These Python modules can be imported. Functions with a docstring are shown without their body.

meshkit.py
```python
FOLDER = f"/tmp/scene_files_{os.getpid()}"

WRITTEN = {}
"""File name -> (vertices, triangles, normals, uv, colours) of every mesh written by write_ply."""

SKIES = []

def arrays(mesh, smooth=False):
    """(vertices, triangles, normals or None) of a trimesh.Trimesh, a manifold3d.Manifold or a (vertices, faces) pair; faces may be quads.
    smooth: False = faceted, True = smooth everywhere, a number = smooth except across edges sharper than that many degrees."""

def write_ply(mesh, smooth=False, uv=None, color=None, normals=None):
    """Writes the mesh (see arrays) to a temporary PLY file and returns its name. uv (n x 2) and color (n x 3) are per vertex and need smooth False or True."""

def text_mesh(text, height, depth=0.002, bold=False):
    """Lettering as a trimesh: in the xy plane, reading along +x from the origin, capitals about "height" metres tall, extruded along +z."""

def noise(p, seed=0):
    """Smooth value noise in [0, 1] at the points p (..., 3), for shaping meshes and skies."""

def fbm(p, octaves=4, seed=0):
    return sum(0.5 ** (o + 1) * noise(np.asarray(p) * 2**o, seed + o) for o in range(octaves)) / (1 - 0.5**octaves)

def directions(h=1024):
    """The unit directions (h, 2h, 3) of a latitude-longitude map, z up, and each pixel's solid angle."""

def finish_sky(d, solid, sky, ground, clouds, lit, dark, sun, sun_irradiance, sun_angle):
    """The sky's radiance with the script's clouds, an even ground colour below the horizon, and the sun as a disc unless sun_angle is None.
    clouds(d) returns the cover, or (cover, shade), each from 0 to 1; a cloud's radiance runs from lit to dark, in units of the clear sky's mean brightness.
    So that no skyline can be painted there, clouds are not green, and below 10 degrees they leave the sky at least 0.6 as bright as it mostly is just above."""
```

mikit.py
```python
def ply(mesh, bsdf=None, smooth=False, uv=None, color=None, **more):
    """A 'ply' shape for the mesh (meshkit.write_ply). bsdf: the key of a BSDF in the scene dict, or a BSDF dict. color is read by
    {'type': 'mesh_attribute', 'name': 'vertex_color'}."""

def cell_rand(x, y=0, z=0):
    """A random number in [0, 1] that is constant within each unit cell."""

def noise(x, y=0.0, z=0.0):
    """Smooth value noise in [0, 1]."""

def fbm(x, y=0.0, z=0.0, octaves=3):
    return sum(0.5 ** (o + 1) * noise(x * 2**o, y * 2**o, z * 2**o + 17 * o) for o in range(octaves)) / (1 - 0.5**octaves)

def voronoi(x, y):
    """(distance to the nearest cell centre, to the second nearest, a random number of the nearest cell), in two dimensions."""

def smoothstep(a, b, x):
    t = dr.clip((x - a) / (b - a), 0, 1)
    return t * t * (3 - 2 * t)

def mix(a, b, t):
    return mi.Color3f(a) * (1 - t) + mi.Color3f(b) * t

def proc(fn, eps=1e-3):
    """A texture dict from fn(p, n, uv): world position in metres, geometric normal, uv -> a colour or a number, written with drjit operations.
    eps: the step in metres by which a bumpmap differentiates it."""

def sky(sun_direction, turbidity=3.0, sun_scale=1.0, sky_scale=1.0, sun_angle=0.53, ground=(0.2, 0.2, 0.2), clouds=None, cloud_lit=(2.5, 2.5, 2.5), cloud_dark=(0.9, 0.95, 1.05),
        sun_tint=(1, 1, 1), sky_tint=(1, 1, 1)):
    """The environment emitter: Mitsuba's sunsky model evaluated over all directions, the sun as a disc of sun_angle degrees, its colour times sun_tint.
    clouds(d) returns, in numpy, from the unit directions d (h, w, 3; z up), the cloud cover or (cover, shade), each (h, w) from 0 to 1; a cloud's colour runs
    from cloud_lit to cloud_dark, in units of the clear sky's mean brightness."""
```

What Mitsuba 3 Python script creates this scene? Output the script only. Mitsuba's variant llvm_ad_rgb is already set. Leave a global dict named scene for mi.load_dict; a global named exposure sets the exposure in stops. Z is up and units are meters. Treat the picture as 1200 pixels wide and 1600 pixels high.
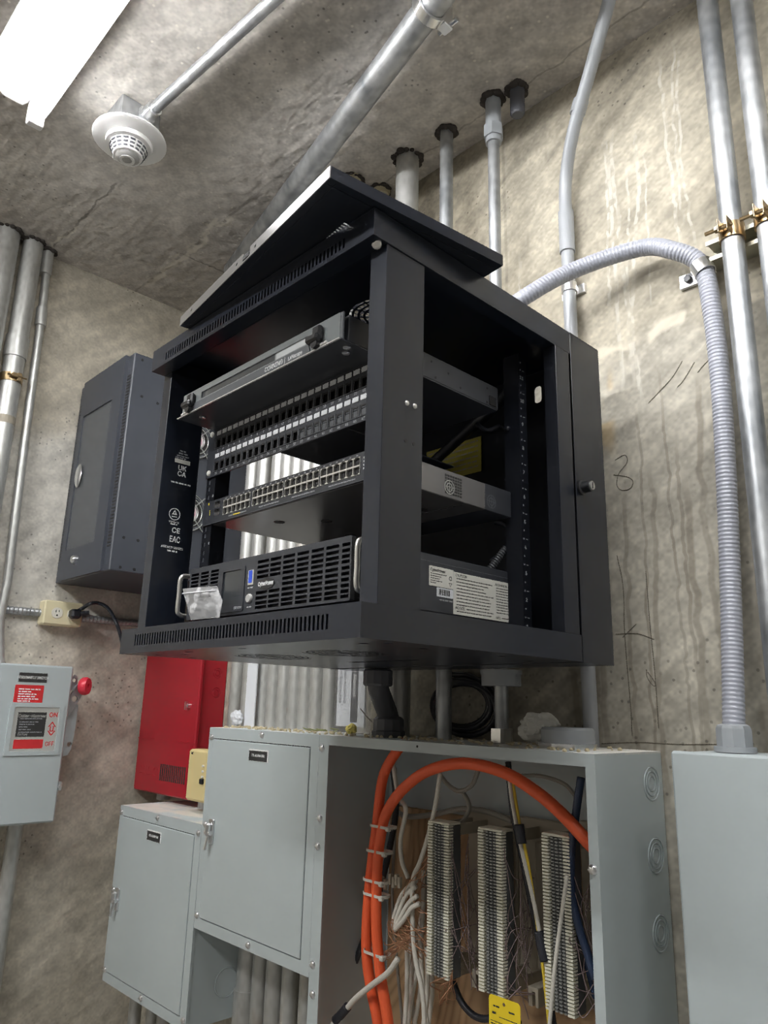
import math, random
import numpy as np, trimesh, mitsuba as mi, drjit as dr
from shapely.geometry import Polygon, Point, box as sbox, LineString
from shapely.ops import unary_union
import mikit, meshkit
from mikit import noise, fbm, smoothstep, mix, proc, cell_rand

# Metres. The lens is the origin: x runs right along the rear wall, y towards it, z up; the floor is at z = -1.5.
scene = {'type': 'scene'}
labels = {}
T = mi.ScalarTransform4f
rng = random.Random(7)

# ---------------------------------------------------------------- camera, lamp strength, exposure
FWD = (-0.6989, 0.6689, 0.2531); UP = (0.1646, -0.1940, 0.9671)
scene['camera'] = {'type': 'perspective', 'fov': 54.62, 'fov_axis': 'x', 'near_clip': 0.01, 'far_clip': 50.0,
                   'to_world': T().look_at(origin=[0, 0, 0], target=list(FWD), up=list(UP))}
LAMP = 26.0
exposure = 1.08
WALL, LEFT, CEIL, FLOOR = 1.27, -2.347, 1.4115, -1.5
BACK = WALL - .003

# ---------------------------------------------------------------- materials
def rgb(c): return {'type': 'rgb', 'value': [float(x) for x in c]}
def mat(name, color, rough=0.5, metal=0.0, two=False, bump=None, **kw):
    tex = proc(color) if callable(color) else rgb(color)
    d = {'type': 'principled', 'base_color': tex, 'roughness': proc(rough) if callable(rough) else rough, 'metallic': metal, **kw}
    if bump is not None:
        d = {'type': 'bumpmap', 'arbitrary': proc(bump[0], bump[2] if len(bump) > 2 else 1e-3), 'scale': bump[1], 'bsdf': d}
    scene[name] = {'type': 'twosided', 'bsdf': d}
    return name
def near(v, w): return 1 - smoothstep(0.35 * w, w, dr.abs(v))
def band(v, a, b, s): return smoothstep(a - s, a + s, v) * (1 - smoothstep(b - s, b + s, v))

def pores(u, v, k, cut):
    return smoothstep(cut, cut + 0.06, noise(u * k, v * k, 3.3)) 

def back_wall(p, n, uv):
    x, z = p.x, p.z
    big = fbm(x * 1.7 + 3, z * 1.3, 1.0, 4); mid = fbm(x * 7, z * 9, 5.0, 4); grain = noise(x * 160, z * 170, 2.0)
    swirl = fbm((x * 0.8 + z * 0.6) * 9, (z * 0.8 - x * 0.6) * 55, 8.0, 4)
    c = mix((0.255, 0.228, 0.175), (0.395, 0.362, 0.292), smoothstep(0.3, 0.7, big))
    low = 1 - smoothstep(0.66, 0.74, z + (mid - 0.5) * 0.10)
    c = mix(c, (0.40, 0.378, 0.325), 0.75 * low)
    c = c * (0.40 + 0.62 * mid + 0.62 * swirl) * (0.86 + 0.28 * grain) * (0.88 + .24 * noise(x * 48, z * 48, 21.))
    def wob(k): return (noise(z * 2.7, k * 37.7, 2.0) - 0.5) * 0.040 + (noise(z * 26, k * 91.3, 4.0) - 0.5) * 0.009 + (noise(z * 90, k * 51.3, 4.0) - 0.5) * 0.004
    # white lime runs
    lime = mi.Float(0)
    for x0, w, a, b, s in ((-0.664, .0045, .80, 1.19, 1), (-0.650, .006, .62, 1.20, 1), (-0.632, .006, .66, 1.20, 1), (-0.621, .004, .70, 1.1, 1), (-0.608, .006, .58, 1.17, 1), (-0.590, .003, .8, 1.1, 1), (-0.523, .005, .80, 1.30, 1), (-0.507, .004, .95, 1.31, 1), (-0.492, .004, .88, 1.29, 1), (-0.89, .006, .80, .99, 1)):
        lime = dr.maximum(lime, near(x - x0 - wob(x0), w) * band(z, a, b, .05))
    lime = lime * (0.25 + 0.75 * smoothstep(.35, .6, noise(x * 120, z * 70, 1)))
    c = c * (1 - .22 * near(x + .93 + .006 * noise(z * 9, 1., 1.), .006) * smoothstep(.7, .8, z))
    c = mix(c, (0.56, 0.54, 0.48), 0.62 * lime)
    # dark rusty water runs below the form line
    run = mi.Float(0)
    for x0, w, b in ((-0.612, .007, .42), (-0.537, .009, .40), (-0.506, .008, .58), (-0.667, .006, .40), (-0.565, .005, .46), (-0.715, .009, .25), (-0.755, .012, .12), (-0.80, .010, .10), (-0.585, .004, .62), (-0.635, .004, .55), (-0.44, .02, .3)):
        run = dr.maximum(run, near(x - x0 - wob(x0), w) * band(z, -0.15, b, .05))
    c = mix(c, (0.165, 0.14, 0.105), 0.62 * run * (.5 + .5 * noise(x * 50, z * 14, 3)))
    # trowelled patches, form line, wall crack
    c = c * (1 - 0.13 * band(x, -0.66, -0.50, .02) * band(z, 0.32, 0.44, .03))
    pale = near(z - 0.715 - 0.03 * (x + 0.6) + (noise(x * 30, 1.0, 2.0) - .5) * .03, .018) * smoothstep(.4, .55, noise(x * 18, z * 20, 6))
    c = mix(c, (0.62, 0.57, 0.47), 0.8 * pale)
    ochre = near(x + 0.70, .03) * band(z, .50, .66, .03) * smoothstep(.35, .6, noise(x * 40, z * 30, 9))
    c = mix(c, (0.50, 0.36, 0.17), 0.55 * ochre)
    d1, d2, ch = mikit.voronoi(x * 62, z * 62)
    pit = (1 - smoothstep(.10, .22, d1)) * smoothstep(.78, .86, ch) * smoothstep(.52, .72, noise(x * 5, z * 5, 12))
    c = c * (1 - 0.45 * dr.clip(pit, 0, 1))
    c = c * (1 - 0.18 * smoothstep(1.30, 1.41, z + (mid - .5) * .1))  # darker towards the ceiling
    return c
def back_bump(p, n, uv):
    return fbm(p.x * 45, p.z * 45, p.y * 3, 4) + 1.2 * fbm((p.x * 0.8 + p.z * 0.6) * 10, (p.z * 0.8 - p.x * 0.6) * 60, 8.0, 3)
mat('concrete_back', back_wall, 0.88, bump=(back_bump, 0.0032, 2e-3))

def left_wall(p, n, uv):
    y, z = p.y, p.z
    big = fbm(y * 2.1 + 9, z * 1.5, 4.0, 4); mid = fbm(y * 8, z * 10, 2.0, 4); grain = noise(y * 170, z * 170, 6.0)
    scr = fbm((y * 0.8 + z * 0.6) * 9, (z * 0.8 - y * 0.6) * 34, 3.0, 4)
    c = mix((0.40, 0.365, 0.300), (0.49, 0.455, 0.39), smoothstep(0.35, 0.65, big))
    mid_band = band(z + (mid - .5) * .12, 0.20, 0.80, .05)
    c = mix(c, (0.50, 0.485, 0.45), 0.75 * mid_band)
    c = c * (0.62 + 0.40 * mid + 0.50 * scr) * (0.88 + 0.24 * grain) * (0.88 + .24 * noise(y * 48, z * 48, 21.))
    wear = smoothstep(.62, .72, fbm(y * 5, z * 3, 7, 3)) * band(z, .15, .55, .1)
    c = mix(c, (0.60, 0.585, 0.54), 0.6 * wear)
    d1, d2, ch = mikit.voronoi(y * 55, z * 55)
    pit = (1 - smoothstep(.10, .2, d1)) * smoothstep(.7, .75, ch) * smoothstep(.5, .65, noise(y * 5, z * 5, 12))
    c = c * (1 - 0.5 * pit)
    c = c * (1 - 0.25 * smoothstep(1.32, 1.41, z + (mid - .5) * .08))  # top of the wall darker
    return c
def left_bump(p, n, uv):
    return fbm(p.y * 40, p.z * 40, 2.0, 4) + 1.0 * fbm((p.y * 0.9 + p.z * 0.4) * 8, (p.z * 0.9 - p.y * 0.4) * 55, 3.0, 3)
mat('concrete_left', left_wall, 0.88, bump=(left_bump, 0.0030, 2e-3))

def ceiling_fn(p, n, uv):
    x, y = p.x, p.y
    big = fbm(x * 2 + 1, y * 2, 3.0, 4); mid = fbm(x * 9, y * 9, 1.0, 4); grain = noise(x * 170, y * 170, 1.0)
    scr = fbm(x * 12 + y * 8, y * 46 - x * 20, 5.0, 4)
    c = mix((0.35, 0.325, 0.298), (0.45, 0.425, 0.392), smoothstep(.35, .65, big))
    c = c * (0.58 + 0.50 * mid + 0.36 * scr) * (0.87 + 0.26 * grain) * (0.86 + .28 * noise(x * 44, y * 44, 21.))
    w = (noise(x * 22, y * 22, 2) - .5) * .012 + (noise(x * 90, y * 90, 4) - .5) * .006
    seam = near(y - .986 - w, .006) * band(x, -2.4, -1.28, .02) * (.4 + .6 * noise(x * 15, 1., 1.))
    seam = dr.maximum(seam, near(y - .680 - w, .005) * band(x, -2.4, -1.84, .01))
    seam = dr.maximum(seam, near(x + 2.02 - w - .1 * (y - 1), .005) * band(y, .97, 1.3, .02))
    seam = dr.maximum(seam, .7 * near(y - 1.205 - w, .004))
    c = c * (1 - 0.45 * seam)
    lime = near(y - .99 - 3 * w, .016) * smoothstep(.55, .7, noise(x * 9, y * 9, 3)) * band(x, -2.3, -1.25, .02) + near(y - .68 - 3 * w, .012) * smoothstep(.5, .65, noise(x * 12, y * 9, 5)) * band(x, -2.3, -1.85, .02)
    c = mix(c, (0.62, 0.58, 0.50), 0.5 * dr.clip(lime, 0, 1))
    d1, d2, ch = mikit.voronoi(x * 50, y * 50)
    pit = (1 - smoothstep(.08, .2, d1)) * smoothstep(.8, .85, ch) * smoothstep(.5, .6, noise(x * 4, y * 4, 9))
    pale = (1 - smoothstep(.08, .22, d1)) * (1 - smoothstep(.05, .08, ch))
    c = mix(c, (0.66, 0.63, 0.56), .6 * pale)
    return c * (1 - 0.5 * pit)
def ceil_bump(p, n, uv):
    return 1.3 * fbm(p.x * 30, p.y * 30, 2.0, 4) + .7 * fbm(p.x * 16, p.y * 70, 5.0, 3)
mat('concrete_ceiling', ceiling_fn, 0.9, bump=(ceil_bump, 0.0042, 2e-3))
mat('concrete_plain', (0.27, 0.26, 0.245), 0.9)

def galv(p, n, uv):
    a = noise(p.x * 90, p.y * 90, p.z * 70); b = fbm(p.x * 20, p.y * 20, p.z * 9, 3)
    return mix((0.19, 0.205, 0.22), (0.56, 0.575, 0.59), .30 * a + .70 * smoothstep(.15, .85, b))
mat('galvanized', galv, lambda p, n, uv: 0.34 + 0.22 * noise(p.x * 60, p.y * 60, p.z * 25), metal=0.8)
def aged(p, n, uv):
    a = fbm(p.x * 30, p.y * 30, p.z * 7, 4); b = noise(p.x * 120, p.y * 120, p.z * 60)
    c = mix((0.36, 0.36, 0.345), (0.66, 0.665, 0.65), .6 * a + .4 * b)
    return mix(c, (0.36, 0.29, 0.21), .30 * smoothstep(.66, .74, fbm(p.x * 16, p.y * 16, p.z * 5, 3)))
mat('aged_pipe', aged, 0.42, metal=0.6)
mat('zinc', (0.82, 0.83, 0.84), 0.16, metal=0.95)
mat('brass_zinc', (0.34, 0.25, 0.14), 0.30, metal=0.9)
mat('strut_metal', (0.42, 0.41, 0.33), 0.38, metal=0.7)
mat('painted_pipe', (0.31, 0.325, 0.345), 0.35, specular=0.5)
mat('flex_grey', (0.33, 0.345, 0.395), 0.33, specular=0.5)
mat('pvc_grey', (0.30, 0.32, 0.34), 0.42, specular=0.5)
mat('pvc_dark', (0.055, 0.058, 0.068), 0.45)
def paint(c, k=0.06):
    def f(p, n, uv): return mi.Color3f(*c) * (1 - k + 2 * k * fbm(p.x * 5 + p.y * 3, p.z * 5, p.y * 4, 3))
    return f
mat('grey_paint', paint((0.455, 0.51, 0.525), .05), 0.30, specular=0.5)
mat('grey_paint_dusty', lambda p, n, uv: mix((0.455, 0.51, 0.525), (0.62, 0.60, 0.55), smoothstep(.3, .65, fbm(p.x * 18, p.y * 24, 1.0, 4))), 0.75)
mat('black_coat', paint((0.0075, 0.0100, 0.0165), .08), 0.29, specular=0.42)
mat('black_coat_shaded', (0.0038, 0.0050, 0.0085), 0.6, specular=0.2)  # the black coat again, darkened for the shade inside the rack
mat('slate_coat', paint((0.036, 0.041, 0.053), .08), 0.42, specular=0.5)
def mesh_dots(p, n, uv):
    k = 210.0
    u, v = p.x * k, p.z * k
    r = dr.floor(v); u = u + 0.5 * (r - 2 * dr.floor(r / 2))
    du, dv = u - dr.floor(u) - .5, v - r - .5
    return mix((0.10, 0.108, 0.118), (0.015, 0.015, 0.017), 1 - smoothstep(.27, .36, dr.sqrt(du * du + dv * dv)))
mat('perforated', mesh_dots, 0.45)
mat('switch_top', (0.17, 0.165, 0.165), 0.22, metal=0.5)
mat('gear_dark', (0.024, 0.027, 0.034), 0.42)
mat('gear_mid', (0.065, 0.071, 0.080), 0.42)
mat('door_smoke', (0.15, 0.165, 0.17), 0.16, specular=0.6)
mat('window_reflections', lambda p, n, uv: mix((0.03, 0.034, 0.04), (0.42, 0.44, 0.45), smoothstep(.5, .66, noise(p.x * 22, 2., 1.))), 0.12, specular=0.8)  # pale patches are reflections painted into the strip colour
mat('black_plastic', (0.008, 0.0085, 0.01), 0.35)
mat('socket_black', (0.004, 0.004, 0.005), 0.6)
mat('label_white', (0.62, 0.64, 0.66), 0.5)
mat('ink_white', (0.78, 0.79, 0.80), 0.5)
mat('ink_grey', (0.30, 0.31, 0.33), 0.5)
mat('ink_black', (0.02, 0.02, 0.02), 0.6)
mat('paper', (0.68, 0.68, 0.64), 0.6)
mat('paper_blue', (0.74, 0.77, 0.82), 0.5)
mat('silver', (0.72, 0.72, 0.69), 0.25, metal=0.6)
mat('pencil', (0.13, 0.115, 0.09), 0.8)
mat('panel_edge_sheen', (0.42, 0.42, 0.42), 0.24, metal=0.8)  # pale metal stands in for lamp sheen on the glossy black edge
mat('handle_metal', (0.72, 0.71, 0.67), 0.24, metal=0.85)
mat('screen', (0.02, 0.024, 0.028), 0.08, specular=0.8)
mat('usb_blue', (0.02, 0.07, 0.55), 0.3)
mat('btn_grey', (0.36, 0.36, 0.35), 0.35)
mat('red_paint', paint((0.36, 0.010, 0.022), .06), 0.30, specular=0.5)
mat('red_label', (0.60, 0.03, 0.035), 0.4)
mat('red_plastic', (0.72, 0.045, 0.075), 0.3)
mat('beige', (0.70, 0.58, 0.29), 0.42)
mat('ivory', (0.66, 0.60, 0.40), 0.42)
mat('receptacle_white', (0.70, 0.68, 0.60), 0.35)
mat('white_plastic', (0.78, 0.78, 0.77), 0.35)
mat('lamp_white', (0.75, 0.75, 0.76), 0.4)
mat('orange', (0.80, 0.115, 0.035), 0.45)
mat('cable_white', (0.60, 0.58, 0.52), 0.45)
mat('cable_grey', (0.27, 0.26, 0.23), 0.5)
mat('cable_black', (0.012, 0.014, 0.02), 0.4)
mat('cable_blue', (0.015, 0.03, 0.07), 0.4)
mat('cable_yellow', (0.70, 0.52, 0.05), 0.45)
mat('wire_mauve', (0.20, 0.15, 0.15), 0.5)
mat('copper', (0.45, 0.24, 0.14), 0.35, metal=0.6)
mat('block_cream', (0.70, 0.69, 0.58), 0.5)
mat('block_clip', (0.34, 0.35, 0.34), 0.35, metal=0.5)
mat('block_dark', (0.075, 0.08, 0.085), 0.5)
mat('bracket_cream', (0.36, 0.325, 0.26), 0.55)
mat('yellow_tag', (0.80, 0.60, 0.02), 0.5)
mat('yellow_sheet', (0.42, 0.36, 0.05), 0.5)
mat('sealant', (0.035, 0.03, 0.026), 0.9)
mat('rusty_mortar', (0.45, 0.40, 0.28), 0.9)
mat('fan_hub', (0.80, 0.45, 0.55), 0.4)
mat('fan_white', (0.75, 0.74, 0.72), 0.4)
mat('crumb', (0.55, 0.48, 0.32), 0.9)
mat('leaf_dry', (0.28, 0.29, 0.14), 0.8)
mat('yellow_lump', (0.70, 0.60, 0.18), 0.7)
def ply_fn(p, n, uv):
    g = fbm(p.x * 6 + 1.5 * noise(p.x * 2, p.z * 3, 2.), p.z * 2.2, 1.0, 3)
    ring = dr.abs(dr.sin(g * 40))
    return mix((0.27, 0.165, 0.085), (0.40, 0.26, 0.145), ring) * (.85 + .3 * noise(p.x * 40, p.z * 6, 3.))
mat('plywood', ply_fn, 0.6)
scene['bag_film'] = {'type': 'blendbsdf', 'weight': proc(lambda p, n, uv: 0.22 + 0.35 * smoothstep(.5, .7, fbm(p.x * 60, p.z * 60, p.y * 60, 3))),
                     'a': {'type': 'thindielectric'}, 'b': {'type': 'twosided', 'bsdf': {'type': 'principled', 'base_color': rgb((.75, .76, .78)), 'roughness': .25}}}
scene['bag_clear'] = {'type': 'blendbsdf', 'weight': 0.10, 'a': {'type': 'thindielectric'}, 'b': {'type': 'twosided', 'bsdf': {'type': 'principled', 'base_color': rgb((.75, .76, .78)), 'roughness': .25}}}

# ---------------------------------------------------------------- helpers
def numbered(k):
    if k not in used: used.add(k); return k
    i = 1
    while f'{k}_{i:03d}' in used: i += 1
    used.add(f'{k}_{i:03d}'); return f'{k}_{i:03d}'
used = set()
def thing(name, label, cat, group=None):
    k = numbered(name); labels[k] = {'label': label, 'category': cat}
    if group: labels[k]['group'] = group
    return k
def struct(name, mesh, m, label, cat, smooth=False):
    scene[name] = mikit.ply(mesh, m, smooth=smooth); used.add(name)
    labels[name] = {'label': label, 'category': cat, 'kind': 'structure'}
    return name
def part(parent, name, mesh, m, smooth=False, label=None, stuff=False):
    k = numbered(f'{parent}__{name}')
    scene[k] = mesh if isinstance(mesh, dict) else mikit.ply(mesh, m, smooth=smooth)
    if label or stuff:
        labels[k] = {}
        if label: labels[k]['label'] = label
        if stuff: labels[k]['kind'] = 'stuff'
    return k
def single(name, mesh, m, label, cat, smooth=False, group=None):
    k = thing(name, label, cat, group); scene[k] = mikit.ply(mesh, m, smooth=smooth); return k
def shared(parent, name, mesh, m, places, smooth=False, label=None):
    d = mikit.ply(mesh, m, smooth=smooth)
    for q in places:
        M = q if not isinstance(q, (tuple, list)) else T().translate(list(q))
        k = numbered(f'{parent}__{name}'); scene[k] = {**d, 'to_world': M}
        if label: labels[k] = {'label': label}
cat_ = trimesh.util.concatenate
def B(x0, x1, y0, y1, z0, z1, b=0.0):
    x0, x1 = min(x0, x1), max(x0, x1); y0, y1 = min(y0, y1), max(y0, y1); z0, z1 = min(z0, z1), max(z0, z1)
    if b <= 0:
        m = trimesh.creation.box((x1 - x0, y1 - y0, z1 - z0)); m.apply_translation(((x0 + x1) / 2, (y0 + y1) / 2, (z0 + z1) / 2)); return m
    b = min(b, .45 * (x1 - x0), .45 * (y1 - y0), .45 * (z1 - z0))
    pts = []
    for sx in (0, 1):
        for sy in (0, 1):
            for sz in (0, 1):
                X, Y, Z = (x1, x0)[sx], (y1, y0)[sy], (z1, z0)[sz]; dx, dy, dz = (-b, b)[sx], (-b, b)[sy], (-b, b)[sz]
                pts += [(X, Y + dy, Z + dz), (X + dx, Y, Z + dz), (X + dx, Y + dy, Z)]
    return trimesh.convex.convex_hull(np.array(pts))
def place(m, cols, o):
    M = np.eye(4); M[:3, :3] = np.array(cols, float).T; M[:3, 3] = o
    m = m.copy(); flip = np.linalg.det(M[:3, :3]) < 0; m.apply_transform(M)
    return m
def extr(poly, t):
    polys = getattr(poly, 'geoms', [poly])
    return cat_([trimesh.creation.extrude_polygon(g, t, engine='earcut') for g in polys])
def plate_y(poly, y, t): return place(extr(poly, t), [(1, 0, 0), (0, 0, 1), (0, -1, 0)], (0, y + t, 0))      # polygon in (x, z), y..y+t
def plate_x(poly, x, t): return place(extr(poly, t), [(0, 1, 0), (0, 0, 1), (1, 0, 0)], (x, 0, 0))            # polygon in (y, z), x..x+t
def plate_z(poly, z, t): return place(extr(poly, t), [(1, 0, 0), (0, 1, 0), (0, 0, 1)], (0, 0, z))            # polygon in (x, y), z..z+t
def rect(u0, u1, v0, v1, r=0):
    s = sbox(min(u0, u1), min(v0, v1), max(u0, u1), max(v0, v1))
    return s.buffer(-r).buffer(r, quad_segs=4) if r else s
def circ(u, v, r, n=8): return Point(u, v).buffer(r, quad_segs=n)
def cyl(a, b, r, n=20, r2=None):
    a, b = np.array(a, float), np.array(b, float); L = np.linalg.norm(b - a)
    r2 = r if r2 is None else r2
    m = trimesh.creation.revolve([(0, 0), (r, 0), (r2, L), (0, L)], sections=n)
    m.apply_transform(trimesh.geometry.align_vectors((0, 0, 1), (b - a) / L)); m.apply_translation(a); return m
def lathe(prof, o, axis=(0, 0, 1), n=32):
    m = trimesh.creation.revolve(prof, sections=n); m.apply_transform(trimesh.geometry.align_vectors((0, 0, 1), axis)); m.apply_translation(o); return m
def spline(pts, k=10):
    P = np.array(pts, float); P = np.vstack([2 * P[0] - P[1], P, 2 * P[-1] - P[-2]]); out = []
    for i in range(1, len(P) - 2):
        a, b, c, d = P[i - 1:i + 3]
        for t in np.arange(k) / k:
            out.append(.5 * (2 * b + (c - a) * t + (2 * a - 5 * b + 4 * c - d) * t * t + (3 * b - a - 3 * c + d) * t ** 3))
    return np.array(out + [P[-2]])
def tube(pts, r, n=10, k=8, raw=False, rf=None):
    P = np.array(pts, float) if raw else spline(pts, k)
    tg = np.gradient(P, axis=0); tg /= np.linalg.norm(tg, axis=1, keepdims=True)
    u = np.cross(tg[0], (0.31, 0.87, 0.39)); u /= np.linalg.norm(u)
    s = np.concatenate([[0], np.cumsum(np.linalg.norm(np.diff(P, axis=0), axis=1))])
    V, ang = [], np.arange(n) / n * 2 * np.pi
    for i in range(len(P)):
        u = u - tg[i] * (u @ tg[i]); u /= np.linalg.norm(u); w = np.cross(tg[i], u)
        rr = r if rf is None else rf(s[i])
        V.append(P[i] + rr * (np.cos(ang)[:, None] * u + np.sin(ang)[:, None] * w))
    V = np.vstack(V + [P[:1], P[-1:]]); F = []
    N = len(P)
    for i in range(N - 1):
        for j in range(n):
            a, b = i * n + j, i * n + (j + 1) % n
            F += [(a, b, b + n), (a, b + n, a + n)]
    for j in range(n):
        F += [(N * n, (j + 1) % n, j), (N * n + 1, (N - 1) * n + j, (N - 1) * n + (j + 1) % n)]
    return trimesh.Trimesh(V, F, process=False)
def resample(pts, step):
    P = spline(pts, 16); s = np.concatenate([[0], np.cumsum(np.linalg.norm(np.diff(P, axis=0), axis=1))])
    q = np.linspace(0, s[-1], max(2, int(s[-1] / step))); return np.stack([np.interp(q, s, P[:, i]) for i in range(3)], 1)
def text_y(t, x, y, z, h, depth=.0004, bold=False, sx=1.0, center=False):       # read from -y
    m = meshkit.text_mesh(t, h, depth, bold); m.apply_scale((sx, 1, 1))
    if center: m.apply_translation((-(m.bounds[0][0] + m.bounds[1][0]) / 2, -(m.bounds[0][1] + m.bounds[1][1]) / 2, 0))
    return place(m, [(1, 0, 0), (0, 0, 1), (0, -1, 0)], (x, y, z))
def text_x(t, x, y, z, h, depth=.0004, bold=False, sx=1.0, center=False):       # read from +x
    m = meshkit.text_mesh(t, h, depth, bold); m.apply_scale((sx, 1, 1))
    if center: m.apply_translation((-(m.bounds[0][0] + m.bounds[1][0]) / 2, -(m.bounds[0][1] + m.bounds[1][1]) / 2, 0))
    return place(m, [(0, 1, 0), (0, 0, 1), (1, 0, 0)], (x, y, z))
def bars(u0, u1, v, h, seed, cut=.12):
    r = random.Random(seed); out = []; u = u0
    while u < u1 - h:
        w = min(u1 - u, h * r.uniform(1.5, 5)); out.append(rect(u, u + w, v - h / 2, v + h / 2)); u += w + h * .7
    return unary_union(out)
def hexprism(o, axis, r, L):
    m = trimesh.creation.cylinder(r, L, sections=6); m.apply_transform(trimesh.geometry.align_vectors((0, 0, 1), axis)); m.apply_translation(o); return m
def dome(o, axis, r, h=None):
    h = h or r * .6
    return lathe([(0, h)] + [(r * math.sin(t), h * math.cos(t)) for t in np.linspace(.3, math.pi / 2, 5)] + [(0, 0)], o, axis, 12)
def dome_fix(o, axis, r, h=None):
    m = dome(o, axis, r, h); m.fix_normals(); return m

# ---------------------------------------------------------------- the room
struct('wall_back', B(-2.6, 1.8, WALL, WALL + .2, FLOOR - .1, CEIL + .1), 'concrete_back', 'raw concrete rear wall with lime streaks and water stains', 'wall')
for pts in ([(-0.681, 1.2693, 0.4746), (-0.6604, 1.2693, 0.4804), (-0.656, 1.2693, 0.4652), (-0.6746, 1.2693, 0.4459), (-0.6799, 1.2693, 0.4238), (-0.6699, 1.2693, 0.4116), (-0.6528, 1.2693, 0.4121), (-0.6467, 1.2693, 0.4248), (-0.6578, 1.2693, 0.436), (-0.6854, 1.2693, 0.4456)],
            [(-0.6059, 1.2693, 0.5721), (-0.5829, 1.2693, 0.5889), (-0.5564, 1.2693, 0.6094), (-0.5347, 1.2693, 0.6362)], [(-0.5482, 1.2693, 0.5875), (-0.5352, 1.2693, 0.5976), (-0.5126, 1.2693, 0.6262)], [(-0.5084, 1.2693, 0.6044), (-0.4958, 1.2693, 0.6155), (-0.4822, 1.2693, 0.6249)],
            [(-0.688, 1.2693, 0.2868), (-0.6802, 1.2693, 0.2409), (-0.6789, 1.2693, 0.199), (-0.6812, 1.2693, 0.1405), (-0.6777, 1.2693, 0.0157), (-0.6775, 1.2693, -0.039)], [(-0.6992, 1.2693, 0.1402), (-0.6575, 1.2693, 0.1393), (-0.6254, 1.2693, 0.1275)], [(-0.6855, 1.2693, 0.1337), (-0.6576, 1.2693, 0.1565)],
            [(-0.6327, 1.2693, 0.2513), (-0.6311, 1.2693, 0.1493), (-0.6278, 1.2693, 0.06), (-0.6279, 1.2693, -0.0241)], [(-0.6434, 1.2693, 0.0756), (-0.642, 1.2693, 0.0601), (-0.6311, 1.2693, 0.0468), (-0.6294, 1.2693, 0.0534), (-0.6413, 1.2693, 0.0711)], [(-0.7386, 1.2693, -0.055), (-0.6637, 1.2693, -0.0491), (-0.5946, 1.2693, -0.0487), (-0.5302, 1.2693, -0.0454)]):
    part('wall_back', 'pencil_mark', tube(pts, .0007, 5, 6), 'pencil', smooth=True)
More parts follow.
